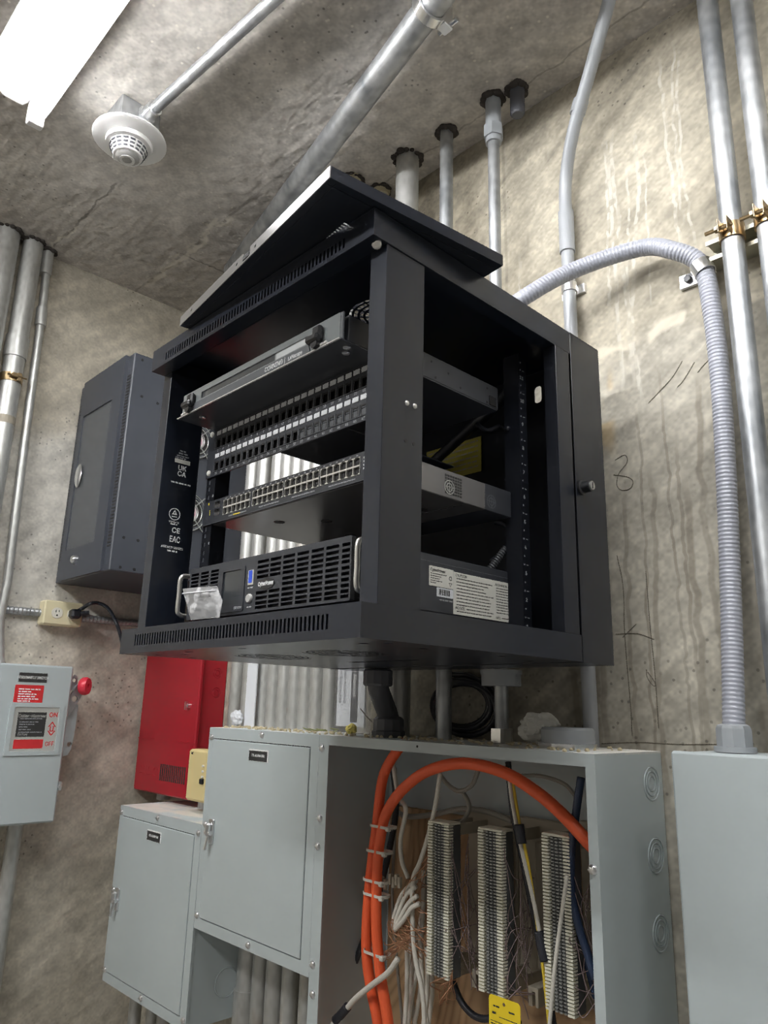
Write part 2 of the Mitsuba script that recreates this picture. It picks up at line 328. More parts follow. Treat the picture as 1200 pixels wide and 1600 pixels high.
struct('wall_left', B(LEFT - .2, LEFT, -2.4, WALL, FLOOR - .1, CEIL + .1), 'concrete_left', 'raw concrete side wall behind the disconnect switch', 'wall')
struct('ceiling', B(LEFT, 1.6, -2.2, WALL, CEIL, CEIL + .2), 'concrete_ceiling', 'rough concrete ceiling with board marks', 'ceiling')
struct('floor', B(LEFT, 1.6, -2.2, WALL, FLOOR - .2, FLOOR), 'concrete_plain', 'plain concrete floor', 'floor')
struct('wall_right', B(1.6, 1.8, -2.2, WALL, FLOOR - .1, CEIL + .1), 'concrete_plain', 'concrete wall opposite the disconnect switch', 'wall')
struct('wall_front', B(LEFT, 1.8, -2.4, -2.2, FLOOR - .1, CEIL + .1), 'concrete_plain', 'concrete wall behind the camera', 'wall')

# ---------------------------------------------------------------- fluorescent lamp under the ceiling
def strip_lamp(label, x0, x1, yc, LAMP=LAMP):
    t = thing('fluorescent_lamp', label, 'light')
    prof = Polygon([(yc - .035, CEIL), (yc + .035, CEIL), (yc + .040, 1.366), (yc + .078, 1.3455), (yc + .077, 1.343), (yc + .036, 1.360), (yc + .022, 1.345), (yc - .022, 1.345), (yc - .036, 1.360), (yc - .077, 1.343), (yc - .078, 1.3455), (yc - .040, 1.366)])
    part(t, 'housing', plate_x(prof, x0, x1 - x0), 'lamp_white')
    for yy in (yc - .052, yc + .052):
        k = part(t, 'tube', cyl((x0 + .03, yy, 1.322), (x1 - .03, yy, 1.322), .016, 16), 'lamp_white', smooth=30)
        scene[k]['emitter'] = {'type': 'area', 'radiance': {'type': 'rgb', 'value': [LAMP, LAMP * 1.0, LAMP * .99]}}
        for xx in (x0 + .012, x1 - .012):
            part(t, 'lamp_holder', B(xx - .011, xx + .011, yy - .018, yy + .018, 1.298, 1.362, .003), 'lamp_white')
strip_lamp('glowing two-tube fluorescent strip lamp on the ceiling above the smoke detector', -1.655, .785, .351)
strip_lamp('unseen fluorescent strip lamp on the ceiling behind the camera, placed to light the cabinets', -1.655, -.43, -1.0, 56.0)  # out of view; kind and place chosen to light the cabinet fronts

# ---------------------------------------------------------------- smoke detector and the ceiling conduit that feeds it
t = thing('smoke_detector', 'white round smoke detector hanging from a square metal box on the ceiling', 'smoke detector')
DX, DY = -1.57, .60
bx = B(-.050, .050, -.050, .050, 0, .058, .003)
bx.apply_translation((DX, DY, CEIL - .058)); part(t, 'junction_box', bx, 'galvanized', label='galvanized junction box')
part(t, 'base_plate', lathe([(0, 0), (.046, 0), (.086, -.012), (.088, -.017), (.084, -.021), (.050, -.027), (0, -.027)][::-1], (DX, DY, CEIL - .058), n=48), 'white_plastic', smooth=40)
zb = CEIL - .085
part(t, 'body', lathe([(0, -.040), (.030, -.040), (.034, -.038), (.045, -.012), (.054, -.010), (.056, 0), (0, 0)], (DX, DY, zb), n=48), 'white_plastic', smooth=40)
for q in range(16):
    for row in range(3):
        a = (q + .5) / 16 * 2 * math.pi; zz = zb - .016 - .008 * row; rr = .0452 - .0036 * (row + .5)
        s = B(-.0062 + .0006 * row, .0062 - .0006 * row, -.0012, .0012, -.0021, .0021); s.apply_transform(trimesh.transformations.rotation_matrix(a, (0, 0, 1)))
        s.apply_translation((DX - math.sin(a) * rr, DY + math.cos(a) * rr, zz))
        if q == 0 and row == 0: sl = []
        sl.append(s)
part(t, 'vent_slot', cat_(sl), 'pvc_dark', stuff=True)
part(t, 'cap', lathe([(0, -.007), (.020, -.007), (.029, 0), (0, 0)], (DX, DY, zb - .040), n=40), 'btn_grey', smooth=40)
part(t, 'cap_ring', lathe([(.012, -.0015), (.018, -.0015), (.018, 0), (.012, 0), (.012, -.0015)], (DX, DY, zb - .047), n=40), 'white_plastic', smooth=40)
part(t, 'tab', B(DX - .070, DX - .052, DY - .012, DY + .006, zb - .010, zb + .004, .002), 'white_plastic')

t = thing('ceiling_conduit', 'thin steel conduit along the ceiling running into the smoke detector box', 'conduit')
part(t, 'pipe', cyl((DX + .065, .612, CEIL - .030), (-.35, .70, CEIL - .030), .0135), 'galvanized', smooth=30)
part(t, 'connector', cat_([cyl((DX + .050, .611, CEIL - .030), (DX + .095, .614, CEIL - .030), .018), hexprism((DX + .058, .6115, CEIL - .030), (1, .07, 0), .022, .012)]), 'zinc', smooth=30)

t = thing('slanting_ceiling_conduit', 'thick bright steel conduit crossing the ceiling behind the rack panel', 'conduit')
A_, B_ = [(-0.8188, 0.8754, 1.37), (-1.582, 1.0469, 1.37)]
A_, B_ = np.array(A_), np.array(B_); d_ = (A_ - B_) / np.linalg.norm(A_ - B_)
part(t, 'pipe', cyl(B_ - d_ * .35, A_ + d_ * .5, .030, 24), 'galvanized', smooth=30)
C_ = np.array([(-1.4848, 1.051, 1.37)][0])
part(t, 'coupling', cyl(C_ - d_ * .05, C_ + d_ * .035, .034, 24), 'zinc', smooth=30)
part(t, 'clamp', cat_([lathe([(.031, -.011), (.037, -.011), (.037, .011), (.031, .011), (.031, -.011)], A_, d_, 24), B(A_[0] - .012, A_[0] + .012, A_[1] + .030, A_[1] + .058, A_[2] - .02, CEIL, .002),
                       cyl(A_ + np.array((-.02, .05, -.012)), A_ + np.array((.03, .05, -.012)), .005, 8)]), 'zinc', smooth=30)

# ---------------------------------------------------------------- conduits behind the rack, up to the ceiling
def seal(parent, x, y, r, m='sealant', seed=0):
    r_ = random.Random(seed); L = []
    for i in range(14):
        a = i / 14 * 2 * math.pi; s = trimesh.creation.icosphere(1, r_.uniform(.005, .010)); s.apply_scale((1.2, 1.2, .7))
        s.apply_translation((x + math.cos(a) * (r + .004), y + math.sin(a) * (r + .004), CEIL - r_.uniform(.0, .006))); L.append(s)
    part(parent, 'sealant_ring', cat_(L), m, smooth=True, label='dark crumbly sealant around the hole')
def vpipe(name, label, x, y, z0, z1, r, m='galvanized', group=None, n=20):
    t = thing(name, label, 'conduit', group); part(t, 'pipe', cyl((x, y, z0), (x, y, z1), r, n), m, smooth=30); return t
BOXTOP = -.0615
t = vpipe('wide_conduit', 'wide pale conduit rising behind the rack, leftmost of the three seen between rack and ceiling', -1.183, 1.185, BOXTOP, CEIL, .0305, 'aged_pipe'); seal(t, -1.183, 1.185, .0305, seed=1)
t = vpipe('steel_conduit', 'mid-sized galvanized conduit behind the rack, between the wide pale one and the slim one', -1.046, 1.185, BOXTOP, CEIL, .0165); seal(t, -1.046, 1.185, .0165, seed=2)
t = vpipe('slim_conduit', 'slim steel conduit with a dark hexagonal coupling just under the ceiling', -.899, 1.185, BOXTOP, 1.32, .0135)
part(t, 'sleeve', cyl((-.899, 1.185, 1.33), (-.899, 1.185, CEIL), .0185), 'pvc_grey', smooth=30)
part(t, 'coupling', cat_([cyl((-.899, 1.185, 1.285), (-.899, 1.185, 1.338), .0185), hexprism((-.899, 1.185, 1.315), (0, 0, 1), .024, .032)]), 'pvc_grey', smooth=30)
part(t, 'bushing', cat_([cyl((-.899, 1.185, .044), (-.899, 1.185, .066), .038, 28), cyl((-.899, 1.185, .066), (-.899, 1.185, .074), .040, 28)]), 'pvc_grey', smooth=30, label='grey bushing under the rack')
part(t, 'lock_nut', hexprism((-.899, 1.185, BOXTOP + .014), (0, 0, 1), .022, .026), 'zinc')
seal(t, -.899, 1.185, .0185, seed=3)
t = thing('pipe_stub', 'short dark capped pipe stub sticking out of the ceiling', 'pipe')
part(t, 'pipe', lathe([(0, 0), (.013, 0), (.017, .006), (.017, .075), (0, .075)], (-.840, 1.20, CEIL - .075)), 'pvc_dark', smooth=40); seal(t, -.840, 1.20, .016, seed=4)
for i, (x, y) in enumerate(((-1.350, 1.140), (-1.325, 1.222))):
    nm = ('front', 'rear')[i]
    t = vpipe('mortared_conduit', f'conduit end with pale mortar collar peeping over the rack panel, {("left", "right")[i]} one of the pair', x, y, .70, CEIL, .019, 'aged_pipe')
    seal(t, x, y, .020, seed=5 + i); 
    part(t, 'collar', lathe([(.0195, -.02), (.023, -.018), (.030, 0), (.0195, 0), (.0195, -.02)], (x, y, CEIL), n=20), 'rusty_mortar', smooth=30)
ords = ['first', 'second', 'third', 'fourth', 'fifth', 'sixth', 'seventh', 'eighth', 'ninth']
for i, x in enumerate((-1.832, -1.773, -1.700, -1.655, -1.609, -1.563, -1.518, -1.473, -1.424)):
    vpipe('row_conduit', f'grey conduit standing behind the grey cabinets, {ords[i]} from the left in its row', x, 1.20, BOXTOP if i > 1 else -.2935, CEIL, .0212, 'aged_pipe', 'row of conduits behind the cabinets')
for i, x in enumerate((-1.695, -1.640, -1.580, -1.525, -1.460)):
    t = vpipe('under_conduit', f'grey conduit dropping below the upper cabinet, {ords[i]} from the left', x, 1.20, -1.5, -.522, (.026, .0212, .024, .02, .02)[i], 'aged_pipe', 'conduits below the upper cabinet')
    if i == 0: part(t, 'coupling', cyl((x, 1.20, -.80), (x, 1.20, -.675), .031), 'aged_pipe', smooth=30)
for i, x in enumerate((-2.22, -2.12, -2.06)):
    vpipe('low_conduit', f'short length of grey conduit under the lower cabinet, {ords[i]} from the left', x, 1.19, -1.5, -.735, .018, 'aged_pipe', 'conduits under the lower cabinet')

# bent painted conduit right of the rack
t = thing('bent_conduit', 'grey painted conduit that rises right of the rack and bends out along the ceiling', 'conduit')
bp = [(-.744, 1.245, -.06), (-.750, 1.245, .5), (-.751, 1.245, .90), (-.752, 1.245, 1.04)] + [(-0.7421, 1.235, 1.1284)] + [(-0.6976, 1.2, 1.2039)] + [(-0.6243, 1.16, 1.2988)] + [(-0.5622, 1.1291, 1.39)] + [(-0.5538, 1.1241, 1.4115)]
part(t, 'pipe', tube(bp, .0135, 14, 8), 'painted_pipe', smooth=True)
part(t, 'coupling', cyl((-.7515, 1.245, .955), (-.7515, 1.245, 1.055), .0165), 'painted_pipe', smooth=30)
cc = [(-0.6807, 1.19, 1.2309), (-0.6702, 1.19, 1.2584)]
part(t, 'upper_coupling', cyl(cc[0], cc[1], .0165), 'painted_pipe', smooth=30)
part(t, 'strap', cat_([lathe([(.0137, -.01), (.0165, -.01), (.0165, .01), (.0137, .01), (.0137, -.01)], (-.751, 1.245, .868), n=20), B(-.780, -.725, 1.262, 1.27, .858, .878)]), 'zinc')

# flexible conduit arching from the rack top to the wall clamp and down to the right-hand box
t = thing('flexible_conduit', 'thick ribbed grey flexible conduit arching from the rack top down to the right-hand cabinet', 'conduit')
fp = [(-.92, 1.02, .60), (-.90, 1.04, .70)] + [(-0.7603, 1.1, 0.79)] + [(-0.6887, 1.17, 0.8508)] + [(-0.5775, 1.22, 0.8709), (-0.5158, 1.22, 0.8379)] + [(-0.4719, 1.235, 0.7941), (-0.4599, 1.235, 0.7034), (-0.4572, 1.235, 0.5544), (-0.4629, 1.235, 0.3819), (-0.4712, 1.235, 0.2201)] + [(-0.4733, 1.215, 0.0661)] + [(-0.4742, 1.2, -0.0295)]
rs = resample(fp, .00115)
part(t, 'hose', tube(rs, .0165, 16, raw=True, rf=lambda s: .0163 + .0007 * math.sin(s / .0070 * 2 * math.pi) * .72), 'flex_grey', smooth=True)
fx, fy = -.474, 1.20
part(t, 'connector', cat_([lathe([(0, 0), (.026, 0), (.026, .026), (.0235, .032), (.018, .034), (0, .034)], (fx, fy, -.046), n=10), cyl((fx, fy, -.053), (fx, fy, -.045), .030, 24)]), 'pvc_grey', smooth=25, label='grey hose connector')
t2 = thing('hose_clamp', 'bright two-hole pipe clamp holding the flexible conduit to the wall', 'clamp')
cp = np.array([(-0.4691, 1.235, 0.7849)][0]); dd = np.array((.35, 0, -.94))
part(t2, 'band', lathe([(.0172, -.012), (.0195, -.012), (.0195, .012), (.0172, .012), (.0172, -.012)], cp, dd, 24), 'zinc', smooth=30)
part(t2, 'foot', B(-.525, -.484, 1.262, 1.27, .777, .805, .001), 'zinc')
part(t2, 'bolt', hexprism((-.507, 1.258, .791), (0, 1, 0), .007, .008), 'pvc_dark')

# right-hand pipes on a strut channel
t = thing('strut_channel', 'short olive galvanized strut channel bolted across the rear wall at the right', 'bracket')
ch = Polygon([(.0, .0), (.0, .041), (.008, .041), (.008, .0385), (.0025, .0385), (.0025, .0025), (.0385, .0025), (.0385, .0385), (.033, .0385), (.033, .041), (.041, .041), (.041, 0)])
m = place(extr(ch, .40), [(0, 0, 1), (0, -1, 0), (1, 0, 0)], (-.458, WALL, .790)); m.fix_normals()
part(t, 'channel', m, 'strut_metal')
part(t, 'bolt', hexprism((-.43, WALL - .006, .812), (0, 1, 0), .009, .010), 'zinc')
PR = .0185
for i, (x, lab) in enumerate(((-.404, 'heavy galvanized conduit on the strut channel, left of the two at the right edge'), (-.345, 'heavy galvanized conduit on the strut channel, right of the two at the right edge'))):
    t = vpipe('strut_conduit', lab, x, 1.208, -.0515, CEIL, PR)
    zc = .812
    part(t, 'clamp', cat_([lathe([(PR + .0003, -.014), (PR + .003, -.014), (PR + .003, .014), (PR + .0003, .014), (PR + .0003, -.014)], (x, 1.208, zc), n=24),
                           B(x - .010, x - .007, 1.168, 1.191, zc - .012, zc + .014, .001), B(x + .005, x + .008, 1.168, 1.191, zc - .012, zc + .014, .001), cyl((x - .034, 1.178, zc), (x + .012, 1.178, zc), .0035, 8), hexprism((x - .014, 1.178, zc), (1, 0, 0), .007, .005)]), 'brass_zinc', smooth=25, label='brass-coloured pipe clamp')

# left wall conduits
t = vpipe('large_conduit', 'widest grey conduit on the left wall at the picture edge', -2.302, .545, .0905, CEIL, .034, 'aged_pipe'); seal(t, -2.302, .545, .034, seed=11)
t = vpipe('banded_conduit', 'wide grey conduit with a coupling and brass strap on the left wall', -2.308, .622, .0905, CEIL, .030, 'aged_pipe'); seal(t, -2.308, .622, .030, seed=12)
part(t, 'coupling', cyl((-2.308, .622, 1.005), (-2.308, .622, 1.075), .0335, 24), 'aged_pipe', smooth=30)
part(t, 'strap', cat_([lathe([(.0302, -.013), (.0325, -.013), (.0325, .013), (.0302, .013), (.0302, -.013)], (-2.308, .622, .935), n=24), B(-2.285, -2.268, .628, .640, .922, .948, .001), B(-2.275, -2.262, .610, .628, .930, .940, .001), cyl((-2.27, .60, .935), (-2.27, .655, .935), .003, 8)]), 'brass_zinc', smooth=30, label='brass strap')
part(t, 'tape', lathe([(.0301, -.012), (.0306, -.012), (.0306, .012), (.0301, .012), (.0301, -.012)], (-2.308, .622, .80), n=24), 'bracket_cream')
t = thing('narrow_conduit', 'narrow grey conduit beside the banded one, bending low on the left wall', 'conduit')
part(t, 'pipe', tube([(-2.32, .672, CEIL), (-2.32, .682, 1.2), (-2.32, .690, .8), (-2.32, .700, .45), (-2.32, .704, .33), (-2.32, .700, .22), (-2.32, .712, .13), (-2.32, .718, .0905)], .0125, 12), 'aged_pipe', smooth=True)
part(t, 'fitting', cyl((-2.32, .674, 1.325), (-2.32, .672, CEIL), .0185), 'aged_pipe', smooth=30)
part(t, 'coupling', cyl((-2.32, .6835, 1.145), (-2.32, .681, 1.205), .0168), 'aged_pipe', smooth=30)
seal(t, -2.32, .672, .0185, seed=13)
vpipe('lower_wall_conduit', 'grey conduit dropping from under the disconnect switch', -2.315, .822, FLOOR, -.331, .020, 'aged_pipe')

# ---------------------------------------------------------------- outlet, armoured cable, cord
t = thing('outlet_box', 'cream surface outlet box with a black plug on the left wall', 'outlet')
part(t, 'box', B(LEFT, -2.300, .812, .928, .212, .284, .004), 'ivory')
for yy in (.850, .897):
    part(t, 'receptacle', cyl((-2.3005, yy, .248), (-2.2975, yy, .248), .0165, 24), 'receptacle_white', smooth=30)
part(t, 'slot', cat_([B(-2.2976, -2.2965, .845, .847, .249, .257), B(-2.2976, -2.2965, .854, .856, .250, .256), cyl((-2.2976, .850, .241), (-2.2965, .850, .241), .0025, 8)]), 'socket_black')
t = thing('power_cord', 'black power cord plugged into the cream outlet box', 'cord')
part(t, 'plug', cat_([B(-2.2975, -2.265, .882, .912, .234, .262, .006), cyl((-2.272, .910, .250), (-2.262, .932, .254), .007, 12)]), 'cable_black')
part(t, 'cable', tube([(-2.272, 0.8906, 0.2494), (-2.272, 0.912, 0.2652)] + [(-2.24, 0.9242, 0.2797), (-2.24, 0.9518, 0.2828)] + [(-2.19, 0.96, 0.2624)] + [(-2.14, 0.964, 0.2214), (-2.14, 0.9822, 0.1854), (-2.14, 0.9971, 0.1435)], .0055, 10), 'cable_black', smooth=True)
def armoured(name, lab, y0, y1):
    P = resample([(-2.332, y0, .240 + .012 * (y0 - .7)), (-2.332, (y0 + y1) / 2, .243), (-2.332, y1, .247)], .0015)
    single(name, tube(P, .0115, 12, raw=True, rf=lambda s: .0098 + .0026 * (((s / .012) % 1.0) ** .6)), 'galvanized', lab, 'cable', smooth=True)
armoured('armoured_cable', 'bright spiral armoured cable left of the cream outlet box', .35, .815)
armoured('armoured_cable', 'bright spiral armoured cable right of the cream outlet box', .925, 1.185)

# ---------------------------------------------------------------- disconnect switch on the left wall
t = thing('disconnect_switch', 'light grey safety disconnect switch box with labels on the left wall', 'electrical box')
DXF = -2.210
part(t, 'enclosure', B(LEFT, DXF - .016, .572, .882, -.327, .083, .003), 'grey_paint')
cov = B(DXF - .016, DXF, .566, .887, -.332, .089, .005)
part(t, 'cover', cov, 'grey_paint', label='hinged grey cover')
rimp = rect(.726, .872, -.154, -.014, .002).difference(rect(.738, .860, -.143, -.026, .002))
part(t, 'label_rim', plate_x(rimp, DXF, .004), 'grey_paint')
part(t, 'rating_plate', plate_x(rect(.738, .860, -.143, -.026), DXF, .0012), 'silver')
xf = DXF + .0013
part(t, 'name_plate', plate_x(rect(.738, .814, .041, .066), DXF, .0012), 'ink_black')
part(t, 'name_plate_lettering', text_x('DISCONNECT SWITCH', xf, .776, .0535, .0068, bold=True, sx=.80, center=True), 'ink_white')
part(t, 'warning_label', plate_x(rect(.732, .809, -.016, .033, .003), DXF, .0012), 'red_label')
L = [bars(.742, .742 + w, z, .0032, i) for i, (w, z) in enumerate(((.058, .0215), (.034, .0150), (.052, .0085), (.046, .002), (.060, -.0045), (.034, -.0105)))]
part(t, 'warning_lines', plate_x(unary_union(L), xf - .0002, .0006), 'ink_white')
part(t, 'black_plate', plate_x(rect(.750, .826, -.105, -.040), xf - .0002, .0008), 'ink_black')
part(t, 'black_plate_lettering', cat_([text_x('Cutler-Hammer', xf + .0006, .788, -.0495, .0078, bold=True, center=True, sx=.92), text_x('EATON', xf + .0006, .755, -.1015, .0055, bold=True)]), 'btn_grey')
part(t, 'black_plate_lines', plate_x(unary_union([bars(.756, .756 + w, z, .0022, 20 + i) for i, (w, z) in enumerate(((.062, -.057), (.050, -.066), (.042, -.072), (.026, -.079), (.032, -.086), (.066, -.093)))]), xf + .0006, .0004), 'ink_grey')
part(t, 'red_strip', plate_x(rect(.748, .826, -.136, -.112, .002), xf - .0002, .0008), 'red_label')
part(t, 'position_marks', cat_([text_x('ON', xf, .845, -.046, .0115, bold=True, center=True), text_x('OFF', xf, .844, -.124, .0115, bold=True, center=True, sx=.8),
     plate_x(unary_union([LineString([(.836, -.078), (.845, -.066), (.854, -.078)]).buffer(.0014), LineString([(.841, -.078), (.841, -.090), (.849, -.090), (.849, -.078)]).buffer(.0014), LineString([(.836, -.090), (.845, -.101), (.854, -.090)]).buffer(.0014)]), xf, .0004)]), 'red_label', label='red ON and OFF marks')
# handle on the far side
yz = lambda L: [(q[1], q[2]) for q in L]
hb = Polygon(yz([(-2.262, 0.8993, -0.0613), (-2.262, 0.9287, -0.0137), (-2.262, 0.9345, -0.0191), (-2.262, 0.9328, -0.1027), (-2.262, 0.9283, -0.1437), (-2.262, 0.9198, -0.1595), (-2.262, 0.9073, -0.1627)])).difference(Point(*yz([(-2.262, 0.9223, -0.1294)])[0]).buffer(.007))
part(t, 'handle_bracket', plate_x(hb, -2.270, .008), 'grey_paint')
ha = Polygon(yz([(-2.245, 0.8964, -0.0483), (-2.245, 0.8985, 0.0058), (-2.245, 0.9148, 0.0392), (-2.245, 0.9328, 0.0473), (-2.245, 0.9338, 0.0104), (-2.245, 0.9098, -0.0374)])).difference(Point(*yz([(-2.245, 0.9125, -0.0011)])[0]).buffer(.009))
hk = Polygon(yz([(-2.25, 0.8967, 0.0202), (-2.25, 0.8994, 0.057), (-2.25, 0.9073, 0.0684), (-2.25, 0.9166, 0.0633), (-2.25, 0.9192, 0.0357), (-2.25, 0.911, 0.0262)])).difference(Point(*yz([(-2.25, 0.9086, 0.0518)])[0]).buffer(.006))
part(t, 'handle_arm', cat_([plate_x(ha, -2.250, .008), plate_x(hk, -2.256, .006)]), 'galvanized')
part(t, 'grip', cat_([lathe([(.008, -.004), (.021, -.006), (.025, 0), (.026, .010), (.023, .017), (.008, .017), (.008, -.004)], (-2.228, .926, .036), (.72, .69, 0), 28), lathe([(0, 0), (.010, 0), (.010, .010), (0, .010)], (-2.228, .926, .036), (.72, .69, 0), 16)]), 'red_plastic', smooth=35, label='round red handle grip')
part(t, 'latch', cat_([B(-2.232, -2.206, .886, .894, -.250, -.225, .002), dome_fix((-2.208, .889, -.238), (1, 0, 0), .006)]), 'zinc')

# ---------------------------------------------------------------- perforated wall enclosure in the corner
t = thing('wall_enclosure', 'dark grey lockable wall enclosure with a perforated door in the corner', 'network cabinet')
ex0, ex1, ey0, ey1, ez0, ez1 = -2.342, -1.964, .846, 1.266, .341, .992
part(t, 'body', B(ex0, ex1, ey0 + .002, ey1, ez0, ez1, .003), 'slate_coat')
dpoly = rect(ex0 + .045, ex1 - .036, ez0 + .001, ez1 - .001, .002)
win = rect(-2.272, -2.064, .432, .868, .004)
part(t, 'door', plate_y(dpoly.difference(win), ey0 - .008, .010), 'slate_coat')
part(t, 'door_mesh', plate_y(win, ey0 - .004, .002), 'perforated', label='finely perforated door panel')
mk = lambda u0, n, w: unary_union([rect(u0, u0 + w, .410 + i * .0098, .4145 + i * .0098) for i in range(n)])
part(t, 'side_vent', plate_y(mk(ex1 - .029, 53, .020), ey0 + .0005, .002), 'ink_black', stuff=True)
part(t, 'side_vent', plate_y(mk(ex0 + .010, 53, .022), ey0 + .0005, .002), 'ink_black', stuff=True)
part(t, 'lock', cat_([lathe([(0, .014), (.009, .014), (.012, .010), (.013, 0), (0, 0)][::-1], (-2.178, ey0 - .007, .394), (0, -1, 0), 24)]), 'zinc', smooth=30)
part(t, 'badge', lathe([(0, .006), (.020, .005), (.026, .002), (.028, 0), (0, 0)][::-1], (0, 0, 0), (0, -1, 0), 32).apply_transform(np.diag([.8, 1, 1.35, 1])).apply_translation((-2.243, ey0 - .009, .665)), 'zinc', smooth=30, label='oval metal badge')
for (yy, zz) in ((.873, .975), (.884, .862), (.935, .856), (.879, .437), (.922, .436), (.879, .353), (.920, .353)):
    part(t, 'hole', cyl((ex1 - .001, yy, zz), (ex1 + .0006, yy, zz), .0042, 12), 'socket_black')
for zz in (.775, .548):
    fc = (ex1, 1.066, zz)
    f = part(t, 'fan', lathe([(.050, 0), (.060, 0), (.060, .006), (.050, .006), (.050, 0)], fc, (1, 0, 0), 40), 'gear_mid', smooth=30)
    part(t + f[len(t):], 'well', cyl((ex1 - .001, 1.066, zz), (ex1 + .0008, 1.066, zz), .052, 32), 'ink_black')
    part(t + f[len(t):], 'hub', cyl((ex1, 1.066, zz), (ex1 + .003, 1.066, zz), .031, 28), 'fan_white', smooth=30)
    part(t + f[len(t):], 'hub_sticker', lathe([(.006, 0), (.025, 0), (.025, .0012), (.006, .0012), (.006, 0)], (ex1 + .003, 1.066, zz), (1, 0, 0), 28), 'fan_hub')
    g = [trimesh.creation.torus(r_, .0016, major_sections=36, minor_sections=6) for r_ in (.018, .031, .044, .057)]
    for q in g: q.apply_transform(trimesh.geometry.align_vectors((0, 0, 1), (1, 0, 0))); q.apply_translation((ex1 + .008, 1.066, zz))
    for a in range(4):
        c, s = math.cos(a * math.pi / 2 + .78), math.sin(a * math.pi / 2 + .78)
        g.append(cyl((ex1 + .010, 1.066 + .010 * c, zz + .010 * s), (ex1 + .006, 1.066 + .078 * c, zz + .078 * s), .0018, 6))
    part(t + f[len(t):], 'guard', cat_(g), 'zinc', smooth=True, label='wire finger guard')

# ---------------------------------------------------------------- red panel and beige box behind
t = thing('red_cabinet', 'red fire alarm control cabinet behind the rack and above the lower cabinet', 'electrical box')
rx0, rx1, ry0, rz0, rz1 = -2.335, -2.000, 1.184, -.268, .235
part(t, 'body', B(rx0, rx1, ry0, WALL, rz0, rz1, .003), 'red_paint')
part(t, 'door', B(rx0 - .002, rx1 + .010, ry0 - .012, ry0 + .002, rz0 - .004, rz1, .004), 'red_paint')
part(t, 'vent', plate_y(unary_union([rect(-2.175 + i * .0118, -2.168 + i * .0118, -.232, -.185) for i in range(13)]), ry0 - .0125, .001), 'ink_black', stuff=True)
part(t, 'door_crease', B(rx0, rx1 + .009, ry0 - .0135, ry0 - .011, -.118, -.115), 'red_paint')
part(t, 'embossed_lines', plate_y(unary_union([bars(-2.31, -2.19, -.202, .008, 31), bars(-2.31, -2.20, -.220, .004, 32)]), ry0 - .0130, .001), 'red_paint')
part(t, 'lock', cat_([lathe([(0, .010), (.007, .010), (.008, 0), (0, 0)][::-1], (-2.035, ry0 - .012, -.012), (0, -1, 0), 16), B(-2.037, -2.033, ry0 - .028, ry0 - .02, -.024, 0)]), 'zinc', smooth=30)
for zz in (.085, .028):
    for r_ in (.014, .008):
        part(t, 'knockout', lathe([(r_ - .0012, 0), (r_, .001), (r_ + .0012, 0), (r_ - .0012, 0)], (rx1, 1.236, zz), (1, 0, 0), 24), 'red_paint', smooth=True)
part(t, 'label', B(-2.06, -2.02, ry0 - .0126, ry0 - .0122, .08, .10), 'red_paint')
t = thing('beige_module', 'small pale yellow module box beside the red cabinet', 'electrical box')
part(t, 'case', B(-1.945, -1.846, 1.13, 1.18, -.262, -.128, .006), 'beige')
part(t, 'lettering', text_y('MC', -1.930, 1.1299, -.141, .006, bold=True), 'ink_black')
part(t, 'switch', B(-1.866, -1.853, 1.122, 1.132, -.214, -.200, .002), 'socket_black')
for zz in (-.168, -.182, -.196):
    part(t, 'indicator', cyl((-1.860, 1.130, zz), (-1.860, 1.126, zz), .003, 10), 'ink_white')
for i, x in enumerate((-2.235, -1.99, -1.93)):
    vpipe('nipple_conduit', f'stubby conduit between the red cabinet and the lower cabinet, {ords[i]} from the left', x, 1.225, -.2945, -.2725, .022, 'aged_pipe', 'stubby conduits under the red cabinet')

